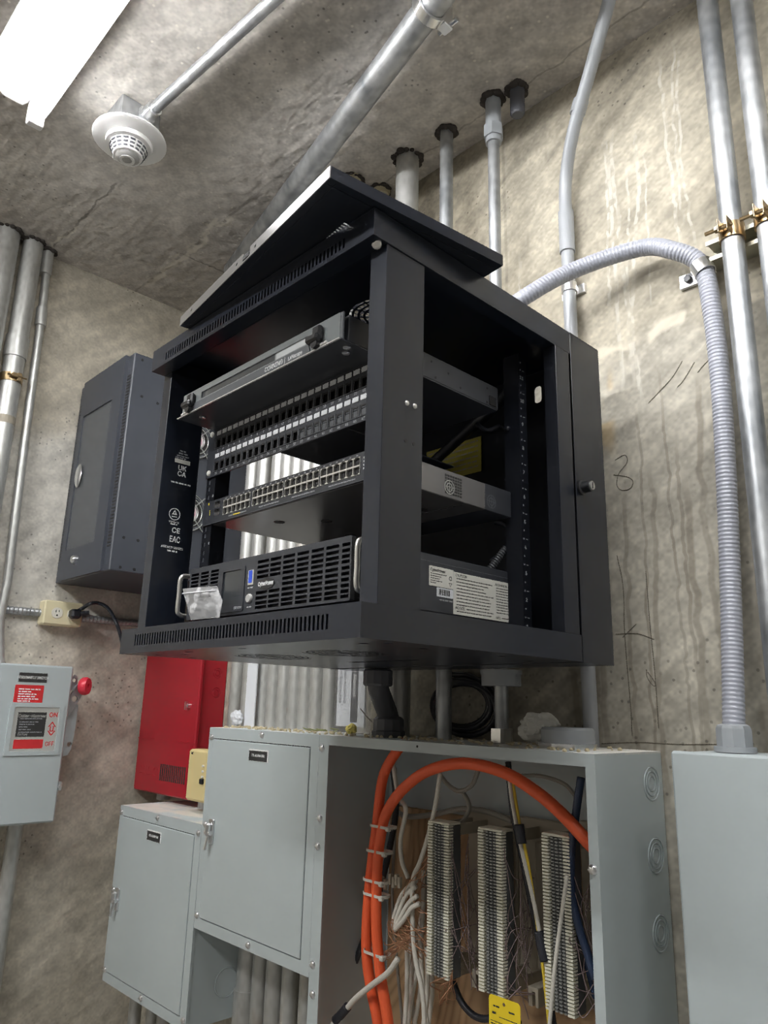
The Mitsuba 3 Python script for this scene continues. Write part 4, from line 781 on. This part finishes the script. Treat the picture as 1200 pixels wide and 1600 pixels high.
for c in F: part(t, 'fan_grille', grille(*c, ZB0 + .0005), 'black_coat')
# top tray
part(t, 'top_front', plate_y(rect(RX0, RX1, ZT0, ZT1).difference(vents(.6150, .6300)), RY0, th_), 'black_coat', label='upper front rail with vent slots')
part(t, 'top_side', B(RX1 - th_, RX1, RY0 + th_, RY1, ZT0, ZT1), 'black_coat')
part(t, 'top_side', B(RX0, RX0 + th_, RY0 + th_, RY1, ZT0, ZT1), 'black_coat')
part(t, 'top_lip', cat_([B(RX0, RX1, RY0, RY0 + .028, ZT0 - .0002, ZT0 + .0015, .0007), B(RX0 + .02, RX1 - .02, RY0 + .028, RY0 + .030, ZT0, ZT0 + .012), B(RX1 - .026, RX1, RY0, RY1, ZT0 - .0002, ZT0 + .0015, .0007), B(RX0, RX0 + .026, RY0, RY1, ZT0 - .0002, ZT0 + .0015, .0007)]), 'black_coat')
TF = ((-1.045, .79), (-.838, .79))
top_p = rect(RX0, RX1, RY0, RY1 + .0028).difference(circ(-.93, 1.02, .02, 6))
for c in TF: top_p = top_p.difference(circ(*c, FR, 12))
part(t, 'top_panel', plate_z(top_p, ZT1 - th_, th_), 'black_coat')
for c in TF: part(t, 'fan_grille', grille(*c, ZT1 - .0018), 'black_coat')
# front posts: a C section each
def post(x_out, x_in, s):
    lo, hi = min(x_out, x_in), max(x_out, x_in)
    return cat_([B(lo, hi, PY, PY + .002, ZB1, ZT0, .0006), B(x_out, x_out + s * .002, PY, .682, ZB1, ZT0, .0006), B(x_in - s * .002, x_in, PY, .682, ZB1, ZT0, .0006)])
pl = part(t, 'post', post(-1.257, -1.229, 1), 'black_coat'); pr = part(t, 'post', post(-.642, -.674, -1), 'black_coat')
shared(pr, 'rivet', dome_fix((0, 0, 0), (1, 0, 0), .0038, .0025), 'silver', [(-.642, .651, .3885), (-.642, .666, .3890)], smooth=40)
shared(pr, 'hole', cyl((-.0005, 0, 0), (.0005, 0, 0), .0028, 10), 'socket_black', [(-.642, .650, .3355), (-.642, .665, .3350)])
# printing on the inner face of the left post
ix = -1.2288; S_ = .986
pp = []
pp += [text_x('UK', ix, .6385, .4195, .0092, bold=True), text_x('CA', ix, .6385, .4080, .0092, bold=True)]
part(pl, 'printing', cat_(pp + [text_x('CE', ix, .6385, .2990, .0095, bold=True), text_x('EAC', ix, .6355, .2815, .0110, bold=True, sx=.72),
    text_x('AGENCY SERIES', ix, .643, .271, .0040, bold=True, center=True), plate_x(bars(.634, .654, .2645, .0030, 4), ix, .0003),
    plate_x(circ(.6415, .3335, .0115, 12).difference(circ(.6415, .3335, .0100, 12)), ix, .0003), plate_x(Polygon([(.6360, .3325), (.6470, .3325), (.6415, .3420)]).difference(Polygon([(.6395, .3345), (.6435, .3345), (.6415, .3385)])), ix, .0003), plate_x(bars(.636, .647, .3288, .0018, 5), ix, .0003),
    text_x('TESTED TO', ix, .6415, .3185, .0028, bold=True, center=True), plate_x(bars(.635, .649, .3145, .0022, 6), ix, .0003), plate_x(bars(.628, .668, .394, .0026, 7), ix, .0003)]), 'ink_white')
part(pl, 'small_print', plate_x(unary_union([bars(.640, .652, .457, .0026, 8), bars(.638, .656, .452, .0028, 9), bars(.634, .660, .447, .0022, 10), bars(.632, .654, .443, .0022, 11)]), ix, .0003), 'ink_grey')
part(pl, 'serial_label', plate_x(rect(.631, .663, .4325, .4405, .001), ix, .0004), 'paper')
# rear strips of the open sides, rear frame
for x0, x1 in ((RX1 - .002, RX1), (RX0, RX0 + .002)):
    part(t, 'rear_post', B(x0, x1, 1.008, RY1 - .004, ZB1, ZT0, .0006), 'black_coat')
part(t, 'rear_post_return', B(RX1 - .024, RX1 - .002, 1.008, 1.010, ZB1, ZT0), 'black_coat_shaded')
part(t, 'rear_side', B(RX1 - .002, RX1 - .0005, RY1 + .003, RY2, ZB0 - .001, ZT1 + .001, .0006), 'black_coat')
part(t, 'rear_side', B(RX0 + .0005, RX0 + .002, RY1 + .003, RY2, ZB0 - .001, ZT1 + .001, .0006), 'black_coat')
key = circ(-.690, .560, .010, 6).union(rect(-.695, -.685, .53, .555)).buffer(.0005)
part(t, 'rear_panel', plate_y(rect(-1.25, RX1 - .003, ZB0, ZT1).difference(rect(-.781, -.764, .583, .618, .007)), RY2 - .004, .002), 'black_coat_shaded')
for z in (ZB0, ZT1): part(t, 'rear_flange', B(RX0, RX1, RY1 + .003, RY2 - .004, z - .001, z + .001), 'black_coat')
lk = part(t, 'side_lock', cat_([lathe([(0, 0), (.013, 0), (.013, .004), (.010, .006), (.010, .020), (0, .020)], (RX1, 1.071, .366), (1, 0, 0), 20)]), 'black_plastic', smooth=30)
part(lk, 'cylinder', cyl((RX1 + .019, 1.071, .366), (RX1 + .0225, 1.071, .366), .0075, 16), 'zinc', smooth=30)
part(lk, 'key_slot', B(RX1 + .0222, RX1 + .0232, 1.070, 1.072, .361, .371), 'socket_black')
part(t, 'corner_screw', lathe([(0, .004), (.0035, .003), (.0045, .0035), (.0075, .002), (.008, 0), (0, 0)][::-1], (-.652, RY0 + .017, ZT0 - .0005), (0, -1, -.9), 20), 'silver', smooth=30, label='bright corner screw')
# rails with number marks
def rail(x0, x1, y, rear=False):
    p = rect(x0, x1, ZB1, ZT0)
    hs = []
    for u in range(11):
        for dz in (.0064, .0222, .0381):
            z = ZB1 + .003 + u * .04445 + dz; cx = x0 + .009 if x0 < -1 else x1 - .009
            hs.append(rect(cx - .0042, cx + .0042, z - .0042, z + .0042))
    return cat_([plate_y(p.difference(unary_union(hs)), y, .0018), B(x0 if x0 > -1 else x1 - .0018, (x0 + .0018) if x0 > -1 else x1, y, y + .03, ZB1, ZT0)])
for (x0, x1) in ((-1.1925, -1.1630), (-.7365, -.7070)):
    r1 = part(t, 'front_rail', rail(x0, x1, .6815), 'black_coat_shaded')
    mk_ = [plate_y(rect(x0 + (.024 if x0 < -1 else .002), x0 + (.0275 if x0 < -1 else .0055), ZB1 + .003 + u * .04445 + .02, ZB1 + .003 + u * .04445 + .025), .6812, .0004) for u in range(11)]
    part(r1, 'unit_marks', cat_(mk_), 'ink_grey')
rr = part(t, 'rear_rail', cat_([B(-.7365, -.7045, .990, .992, ZB1, ZT0), B(-.7065, -.7045, .990, 1.012, ZB1, ZT0)]), 'black_coat_shaded')
mk_ = []
for u in range(11):
    z = ZB1 + .012 + u * .0433
    mk_ += [text_x(str(u + 1), -.7044, .999, z, .0062, bold=True, center=True), plate_x(unary_union([rect(.994, .9965, z + .013, z + .0155), rect(1.001, 1.006, z + .0135, z + .0148), rect(.995, .997, z + .027, z + .0295)]), -.7045, .0004)]
part(rr, 'unit_marks', cat_(mk_), 'ink_grey')
part(t, 'rear_rail', cat_([B(-1.1945, -1.1625, .990, .992, ZB1, ZT0), B(-1.1945, -1.1925, .990, 1.012, ZB1, ZT0)]), 'black_coat_shaded')

# ---------------------------------------------------------------- panel lying on the rack
t = thing('loose_panel', 'black sheet-metal side panel lying skewed on top of the rack', 'panel')
FL, FRR, RR = np.array((-1.132, .5645)), np.array((-.6405, .5015)), np.array((-.6095, .812))
a1 = (FRR - FL); L1 = np.linalg.norm(a1); a1 /= L1; a2 = RR - FRR; L2 = np.linalg.norm(a2); a2 = np.array((-a1[1], a1[0]))
def loc(m): return place(m, [(a1[0], a1[1], 0), (a2[0], a2[1], 0), (0, 0, 1)], (FL[0], FL[1], ZT1 + .0015))
sl_ = unary_union([rect(.383 + i * .0062, .3872 + i * .0062, .066, .0715) for i in range(8)] + [rect(.225 + i * .0105, .2345 + i * .0105, .185 + j * .022, .2055 + j * .022) for i in range(18) for j in range(6)])  # openings placed so ceiling light shows through to the top vent
part(t, 'sheet', loc(plate_z(rect(.001, L1 - .001, .001, L2 - .001).difference(sl_), .0, .0014)), 'black_coat')
part(t, 'side_flange', loc(cat_([B(L1 - .0016, L1, .002, L2, 0, .018), B(0, .0016, .002, L2, 0, .018), B(.002, L1 - .002, L2 - .0016, L2, 0, .018)])), 'black_coat')
nf = rect(0, L1, 0, .018).difference(rect(L1 * .50, L1 * .55, .004, .018)).difference(circ(L1 * .46, .009, .0028)).difference(circ(L1 * .585, .009, .0028)).difference(circ(.05, .009, .0028))
part(t, 'front_flange', loc(plate_y(nf, 0, .0016)), 'panel_edge_sheen', label='front edge with the lamp sheen given by a pale metal colour')
part(t, 'stiffener', loc(cat_([B(.004, L1 - .004, .013, .0145, -.0007, 0), B(L1 - .0145, L1 - .013, .004, L2 - .004, -.0007, 0)])), 'black_coat')
part(t, 'catch', loc(B(L1 * .505, L1 * .545, -.001, .006, .003, .012, .001)), 'socket_black')

# ---------------------------------------------------------------- fibre housing at the top of the rack
t = thing('fibre_housing', 'flat grey and black fibre patch housing, topmost unit in the rack', 'patch panel')
hx0, hx1, hz0, hz1, hy = -1.1675, -.7255, .4945, .5385, .605
part(t, 'case', B(hx0 + .004, hx1 - .001, hy + .012, .960, hz0 + .002, hz1 - .001, .001), 'gear_dark')
part(t, 'base_sheet', B(hx0 - .006, hx1, hy - .004, .955, hz0 - .001, hz0 + .001), 'gear_dark')
part(t, 'base_edge', B(hx0 - .007, hx1, hy - .006, hy - .003, hz0 - .001, hz0 + .0005), 'silver')
win = rect(-1.105, -.805, hz0 + .021, hz0 + .0335, .002)
dp = rect(hx0, hx1 - .006, hz0 + .001, hz1, .002)
part(t, 'door', plate_y(dp.difference(win), hy, .006), 'door_smoke', label='smoky plastic front door')
part(t, 'window', plate_y(win, hy + .002, .002), 'window_reflections', label='viewing strip with painted reflections')
part(t, 'name_strip', plate_y(Polygon([(hx0 + .03, hz0 + .002), (-.795, hz0 + .002), (-.800, hz0 + .017), (hx0 + .03, hz0 + .017)]), hy - .0025, .003), 'gear_mid')
part(t, 'lettering', cat_([text_y('CORNING', -.908, hy - .0026, hz0 + .0065, .0078, bold=False, sx=.92), text_y('LANscape', -.848, hy - .0026, hz0 + .0062, .0066, sx=.80), plate_y(rect(-.8562, -.8556, hz0 + .004, hz0 + .015), hy - .003, .0005)]), 'ink_white')
for x in (-1.131, -.7755):
    part(t, 'catch', cat_([B(x - .009, x + .009, hy - .010, hy, hz0 + .012, hz0 + .036, .003), B(x - .017, x + .010, hy - .016, hy - .004, hz0 + .009, hz0 + .021, .003), cyl((x, hy - .012, hz0 + .006), (x, hy - .002, hz0 + .006), .007, 12)]), 'black_plastic', label='black turn catch')
part(t, 'clear_end', B(hx1 - .006, hx1, hy, hy + .004, hz0, hz1, .001), 'gear_mid')
shared(t, 'screw', lathe([(0, 0), (.006, 0), (.006, -.0012), (.003, -.002), (0, -.002)][::-1], (0, 0, 0), n=12), 'zinc', [(-.752, hy + .03, hz0 - .001), (-.738, hy + .02, hz0 - .001), (-1.13, hy + .02, hz0 - .001)], smooth=30)
shared(t, 'edge_tab', B(-.0035, .0035, -.002, .002, -.002, .002, .0005), 'silver', [(-1.158, hy - .004, hz0 + .004), (-1.148, hy - .004, hz0 + .005), (-.765, hy - .004, hz0 + .004), (-.757, hy - .004, hz0 + .004)])
part(t, 'ear', cat_([B(-1.191, hx0, .6775, .6805, hz0, hz1), B(hx1, -.7085, .6775, .6805, hz0, hz1)]), 'gear_dark')
shared(t, 'hole', cyl((0, 0, 0), (.0006, 0, 0), .0018, 8), 'socket_black', [(hx1 - .001, y, z) for y, z in ((.79, .527), (.80, .503), (.83, .52), (.86, .505), (.93, .528), (.93, .502))])
part(t, 'side_window', B(hx1 - .001, hx1 + .0006, .935, .952, .500, .516), 'socket_black')

# ---------------------------------------------------------------- patch panel, 48 ports
t = thing('patch_panel', 'black 48-port patch panel with white label tabs, second unit from the rack top', 'patch panel')
zc = [.4650, .4205]
x_at = lambda i: -1.1555 + i * .01815
holes = unary_union([rect(x_at(i) - .0066, x_at(i) + .0066, z - .0095, z + .0085) for i in range(24) for z in zc])
part(t, 'front_plate', plate_y(rect(-1.1908, -.7082, .4015, .4960).difference(holes), .677, .003), 'gear_dark')
part(t, 'rib', cat_([B(-1.166, -.728, .6755, .677, z - .0107, z - .0097) for z in zc] + [B(x_at(i) + .0081, x_at(i) + .0099, .676, .677, z - .0098, z + .0088) for i in range(-1, 24) for z in zc]), 'gear_mid')
tab = B(-.0069, .0069, -.0008, 0, -.0040, .0040)
shared(t, 'label_tab', tab, 'label_white', [(x_at(i), .677, z + .0195) for z in zc for i in range(24)])
jack = cat_([B(-.0066, .0066, .007, .009, -.0095, .0085), B(-.0066, -.0050, .001, .008, -.0095, .0085), B(.0050, .0066, .001, .008, -.0095, .0085), B(-.0066, .0066, .001, .008, .0055, .0085)])
shared(t, 'port', jack, 'socket_black', [(x_at(i), .676, z) for z in zc for i in range(24)])
blank = cat_([B(-.0060, .0060, .0005, .004, -.0088, .0020, .001), B(-.0060, .0060, .001, .004, .0026, .0078, .001)])
shared(t, 'port_insert', blank, 'gear_mid', [(x_at(i), .677, zc[1]) for i in range(14, 24)])
part(t, 'numbers', cat_([text_y(str(i + 1 + 24 * r), x_at(i), .6768, zc[r] - .0148, .0042, bold=True, center=True) for i in range(24) for r in (0, 1)]), 'ink_grey')
shared(t, 'screw', dome_fix((0, 0, 0), (0, -1, 0), .0058, .004), 'paper', [(x, .677, z) for x in (-1.180, -.7195) for z in (.487, .4105)], smooth=40)
part(t, 'rear_tray', cat_([B(-.965, -.80, .682, .930, .4025, .4045), B(-.965, -.963, .682, .930, .4045, .425)]), 'black_coat_shaded')

# ---------------------------------------------------------------- network switch
t = thing('network_switch', 'black 48-port network switch with silver jack blocks, under the patch panel', 'network switch')
sz0, sz1 = .3107, .3548
part(t, 'case', B(-1.166, -.722, .684, .985, sz0, sz1, .0012), 'switch_top')
groups = ((-1.1223, -1.0385), (-1.0311, -.9447), (-.9411, -.8536), (-.8505, -.7606))
fp_ = rect(-1.1908, -.7082, sz0, sz1)
for g0, g1 in groups: fp_ = fp_.difference(rect(g0, g1, .3215, .3485))
for z in (.325, .3395): fp_ = fp_.difference(rect(-1.150, -1.133, z, z + .0115))
part(t, 'front_plate', plate_y(fp_, .6785, .003), 'gear_dark')
for gi, (g0, g1) in enumerate(groups):
    fr = rect(g0, g1, .3215, .3485); w = (g1 - g0) / 6
    for c in range(6):
        cx = g0 + (c + .5) * w
        for up in (1, -1):
            zc_ = .3350 + up * .0064; hole = rect(cx - w * .455, cx + w * .455, zc_ - .0051, zc_ + .0051).union(rect(cx - w * .28, cx + w * .28, *((zc_ + .005, zc_ + .0068) if up > 0 else (zc_ - .0068, zc_ - .005))))
            fr = fr.difference(hole)
    jb = part(t, 'jack_block', plate_y(fr, .6775, .004), 'silver', label='silver block of twelve jacks')
    sock = B(-w * .42, w * .42, .003, .005, -.006, .006)
    shared(jb, 'socket', sock, 'socket_black', [(g0 + (c + .5) * w, .6785, .3350 + up * .0068) for c in range(6) for up in (1, -1)])
    part(t, 'port_lamps', plate_y(unary_union([rect(g0 + (c + .5) * w - .002, g0 + (c + .5) * w + .002, .3505, .3520) for c in range(6)]), .6781, .0006), 'ink_grey', stuff=True)
    part(t, 'port_print', plate_y(bars(g0 + .02, g1 - .01, .3165, .0018, 60 + gi), .6781, .0006), 'ink_grey')
for z in (.325, .3395):
    part(t, 'fibre_port', cat_([B(-1.1505, -1.1495, .677, .69, z, z + .0115), B(-1.1335, -1.1325, .677, .69, z, z + .0115), B(-1.150, -1.133, .686, .688, z, z + .0115)]), 'zinc')
part(t, 'yellow_mark', cat_([plate_y(rect(-1.1745, -1.171, .348, .3525), .678, .0006), plate_y(rect(-1.168, -1.1665, .328, .338), .678, .0006), plate_y(rect(-1.088, -1.067, .3155, .3178), .678, .0006)]), 'cable_yellow')
part(t, 'status_lamps', plate_y(unary_union([circ(-.7525, z, .0016, 3) for z in (.345, .3395, .334, .3285)]), .6781, .0006), 'ink_white')
part(t, 'edge_line', B(-1.19, -.7085, .6775, .6785, sz0, sz0 + .001), 'gear_mid')
for c in ((-1.05, .75), (-.98, .80), (-1.03, .90), (-.85, .78), (-.80, .85)):
    part(t, 'foot_recess', cyl((c[0], c[1], sz0 - .0006), (c[0], c[1], sz0 + .001), .010, 16), 'ink_black')
part(t, 'bottom_seam', B(-.93, -.73, .868, .870, sz0 - .0006, sz0), 'ink_black')
sx_ = -.722
part(t, 'side_grille', plate_x(unary_union([rect(.8184 + i * .0058, .8184 + i * .0058 + .0042, .317 + j * .0046, .3200 + j * .0046) for i in range(7) for j in range(7)]), sx_ - .0005, .001), 'ink_black', stuff=True)
fan = plate_x(unary_union([circ(.932, .327, .0115, 8).difference(circ(.932, .327, .010, 8)), circ(.932, .327, .007, 8).difference(circ(.932, .327, .0055, 8)), rect(.9315, .9325, .3155, .3385), rect(.9205, .9435, .3265, .3275)]), sx_ - .0003, .001)
part(t, 'side_fan', fan, 'gear_mid')
fan2 = fan.copy(); fan2.apply_translation((.0003, -.104, .001)); part(t, 'side_fan', fan2, 'btn_grey')
part(t, 'rear_cover', B(-.95, -.7215, .915, .9855, sz0 - .0003, sz1 + .0003, .001), 'gear_dark')
single('switch_power_cord', tube([(-.76, .99, .312), (-.745, 1.0, .305), (-.735, 1.005, .285), (-.745, .995, .258), (-.765, .985, .24)], .0055, 10), 'cable_black', 'black power cord curving down behind the network switch', 'cord', smooth=True)
P_ = resample([(-.742, .997, .264), (-.752, .990, .248), (-.768, .982, .225)], .001)
single('cord_strain_relief', tube(P_, .006, 10, raw=True, rf=lambda s: .0062 + .0009 * math.sin(s / .0042 * 6.283)), 'gear_mid', 'ribbed grey strain relief on the switch cord', 'cord', smooth=True)

# ---------------------------------------------------------------- UPS
t = thing('battery_backup', 'black two-unit battery backup with a slotted grille at the bottom of the rack', 'battery backup')
ux0, ux1, uy, uz0, uz1 = -1.161, -.737, .647, .1345, .2232
part(t, 'case', B(-1.164, -.735, .684, 1.045, .1355, .2215, .0012), 'gear_dark')
K = .953
cols = [(-1.156, -1.131), (-1.124, -1.099), (-1.092, -1.068)]
colr = [(-.956, -.926), (-.9225, -.895), (-.890, -.862), (-.856, -.829), (-.823, -.796), (-.7905, -.763), (-.7565, -.7345)]
rows = [.2075 - i * .0078 for i in range(10)]
rows = [.2118, .2035, .1955, .1880, .1795, .1716, .1635, .1555, .1478, .1410]
sl = []
for a, b in cols: sl += [rect(a, b, r_ - .0022, r_ + .0022) for r_ in [.2118, .2055, .1990, .1925, .186, .179, .172, .165]]
for ci, (a, b) in enumerate(colr):
    for ri, r_ in enumerate(rows):
        if ci <= 1 and ri in (4, 5): continue
        if b > ux1 - .003: b = ux1 - .003
        sl.append(rect(a, b, r_ - .0024, r_ + .0024))
bz = rect(ux0, ux1, uz0, uz1, .003).difference(unary_union(sl)).difference(rect(-.980, -.964, .177, .202)).difference(rect(-1.052, -1.0, .150, .206, .002))
part(t, 'bezel', plate_y(bz, uy, .008), 'gear_dark', label='slotted front bezel')
part(t, 'bezel_backing', B(ux0 + .002, ux1 - .002, uy + .008, .684, uz0 + .001, uz1 - .001), 'socket_black')
dsp = part(t, 'display', plate_y(rect(-1.064, -.988, .139, .2105, .002).difference(rect(-1.052, -1.0, .150, .206, .002)), uy - .0015, .002), 'gear_dark')
part(t, 'screen', B(-1.053, -.999, uy + .001, uy + .003, .149, .207), 'screen')
part(t, 'model_lettering', text_y('OR1500', -1.012, uy - .0017, .1425, .0040, bold=True), 'ink_grey')
part(t, 'usb_port', cat_([B(-.9795, -.9645, uy - .001, uy + .006, .1775, .2015, .0005)]), 'silver')
part(t, 'usb_insert', B(-.9765, -.9675, uy - .0016, uy, .181, .2005), 'usb_blue')
part(t, 'button', lathe([(0, .004), (.006, .004), (.0075, .002), (.0075, 0), (0, 0)][::-1], (-.9715, uy, .1565), (0, -1, 0), 24), 'btn_grey', smooth=30)
part(t, 'port_lettering', plate_y(unary_union([bars(-.979, -.965, .1735, .0022, 71), bars(-.978, -.966, .1435, .0026, 72)]), uy - .0004, .0005), 'ink_grey')
part(t, 'badge', cat_([plate_y(circ(0, 0, 1, 10), uy - .0012, .0015)]).apply_transform(np.diag([.021, 1, .0085, 1])).apply_translation((-.929, 0, .1755)), 'black_plastic')
part(t, 'brand_lettering', text_y('CyberPower', -.929, uy - .0014, .1755, .0062, bold=True, sx=.80, center=True), 'ink_white')
part(t, 'ear', cat_([B(-1.1908, ux0 - .0005, .6775, .6805, uz0, uz1), B(ux1 + .0005, -.7082, .6775, .6805, uz0, uz1)]), 'gear_dark')
for x in (-1.182, -.7175):
    part(t, 'handle', tube([(x, .679, .2145), (x, .660, .2145), (x, .646, .2135), (x, .6405, .206), (x, .6405, .18), (x, .6405, .153), (x, .646, .1455), (x, .660, .1440), (x, .679, .1440)], .0040, 12), 'handle_metal', smooth=True, label='satin metal carrying handle')
sx_ = -.7348
lb1 = part(t, 'rating_label', plate_x(rect(.7985, .8525, .1745, .2040), sx_ - .0002, .0006), 'paper')
part(lb1, 'lettering', cat_([text_x('CyberPower', sx_ + .0005, .8005, .1965, .0042, bold=True, depth=.0003), plate_x(unary_union([bars(.801, .801 + w, z, .0013, 80 + i) for i, (w, z) in enumerate(((.036, .1930), (.024, .1895), (.022, .1860), (.026, .1825), (.014, .1792)))] + [Polygon([(.842, .183), (.850, .183), (.846, .177)]).difference(Polygon([(.8435, .182), (.8485, .182), (.846, .1785)])), circ(.846, .190, .0035, 4).difference(circ(.846, .190, .0022, 4))]), sx_ + .0003, .0003)]), 'ink_black')
lb2 = part(t, 'serial_label', plate_x(rect(.8155, .8525, .1600, .1735), sx_ - .0002, .0005), 'paper_blue')
part(lb2, 'barcode', plate_x(unary_union([rect(.820 + i * .0017, .820 + i * .0017 + (.0006, .0012, .0009)[i % 3], .1625, .1715) for i in range(15)]), sx_ + .0003, .0003), 'ink_black')
part(t, 'serial_print', plate_x(bars(.822, .852, .1555, .0022, 90), sx_, .0004), 'ink_grey')
lb3 = part(t, 'caution_label', plate_x(rect(.853, 1.034, .1375, .2020), sx_ - .0002, .0006), 'paper')
ln = [bars(.860, .860 + w, .1925 - i * .0050, .0016, 100 + i) for i, w in enumerate((.088, .078, .066, .074, .090, .080, .084, .082, .080))]
ln += [bars(.958, 1.030, .1900 - i * .0044, .0015, 120 + i) for i in range(10)] + [bars(.884, .950, .1475, .0016, 140), bars(.861, .945, .1425, .0016, 141), bars(.972, 1.026, .1425, .0015, 142)]
part(lb3, 'lettering', cat_([text_x('CAUTION', sx_ + .0005, .857, .1955, .0042, depth=.0003), text_x('NOTICE', sx_ + .0005, .857, .1455, .0042, depth=.0003), text_x('ATTENTION', sx_ + .0005, .955, .1935, .0038, depth=.0003), text_x('AVIS', sx_ + .0005, .956, .1405, .0038, depth=.0003), plate_x(unary_union(ln), sx_ + .0003, .0003)]), 'ink_black')
part(t, 'case_seam', B(-.7352, -.7345, .69, 1.04, .2095, .2105), 'gear_mid')

# yellow notice on the inside of the rear frame and a cable across it
t = thing('yellow_notice', 'yellow printed sheet at the back inside the rack', 'notice')
part(t, 'sheet', B(-1.065, -.912, 1.1455, 1.1468, .472, .548), 'yellow_sheet')
part(t, 'print', plate_y(unary_union([bars(-1.06, -.92, .540 - i * .011, .0035, 150 + i) for i in range(6)]), 1.1450, .0006), 'bracket_cream')
cable('rack_cable', 'black cable drooping across the yellow sheet inside the rack', [(-1.06, 1.11, .475), (-1.01, 1.11, .505), (-.95, 1.11, .535), (-.88, 1.10, .56), (-.80, 1.07, .575), (-.74, 1.03, .585)], .011, 'cable_black')
cable('rack_cable', 'thin black cable behind the fibre housing', [(-.80, .99, .50), (-.78, 1.0, .485), (-.76, 1.01, .492), (-.74, 1.0, .478), (-.725, .985, .47)], .004, 'cable_black')

# ---------------------------------------------------------------- zip bag on the rack lip
t = thing('zip_bag', 'small clear zip bag of screws propped against the battery backup', 'bag')
n_ = 22; c0 = [(-1.137, 0.622, 0.184), (-1.0288, 0.622, 0.1791), (-1.0093, 0.622, 0.154), (-1.0136, 0.622, 0.1274), (-1.1009, 0.622, 0.1289)]
c0 = np.array(c0)
def bag_pt(u, v):
    l = c0[0] * (1 - v) + c0[4] * v; rpts = np.array([c0[1], c0[2], c0[3]]); r_ = (rpts[0] * (1 - 2 * v) + rpts[1] * 2 * v) if v < .5 else (rpts[1] * (2 - 2 * v) + rpts[2] * (2 * v - 1))
    return l * (1 - u) + r_ * u
V, Fc = [], []
for side in (0, 1):
    for j in range(n_ + 1):
        for i in range(n_ + 1):
            u, v = i / n_, j / n_; p = bag_pt(u, v); e = 4 * u * (1 - u) * min(1, 3 * (1 - v)) * min(1, 4 * v)
            b = .0045 * e; w = (meshkit.fbm(np.array([[u * 4, v * 4, side * 3.0]]), 3, 4)[0] - .5) * .012 * min(1, e + .2)
            V.append(p + np.array((0, (-b if side == 0 else b) + w + .022 * (.5 - v) * 0, 0)))
    o = side * (n_ + 1) ** 2
    for j in range(n_):
        for i in range(n_):
            a = o + j * (n_ + 1) + i; q = (a, a + 1, a + n_ + 2, a + n_ + 1)
            Fc += [(q[0], q[2], q[1]), (q[0], q[3], q[2])] if side else [q[:3], (q[0], q[2], q[3])]
part(t, 'film', trimesh.Trimesh(V, Fc, process=False), 'bag_film', smooth=True)
part(t, 'zip_strip', tube([bag_pt(u, .17) + np.array((0, -.004, 0)) for u in np.linspace(.02, .98, 7)], .0012, 6), 'label_white', smooth=True)
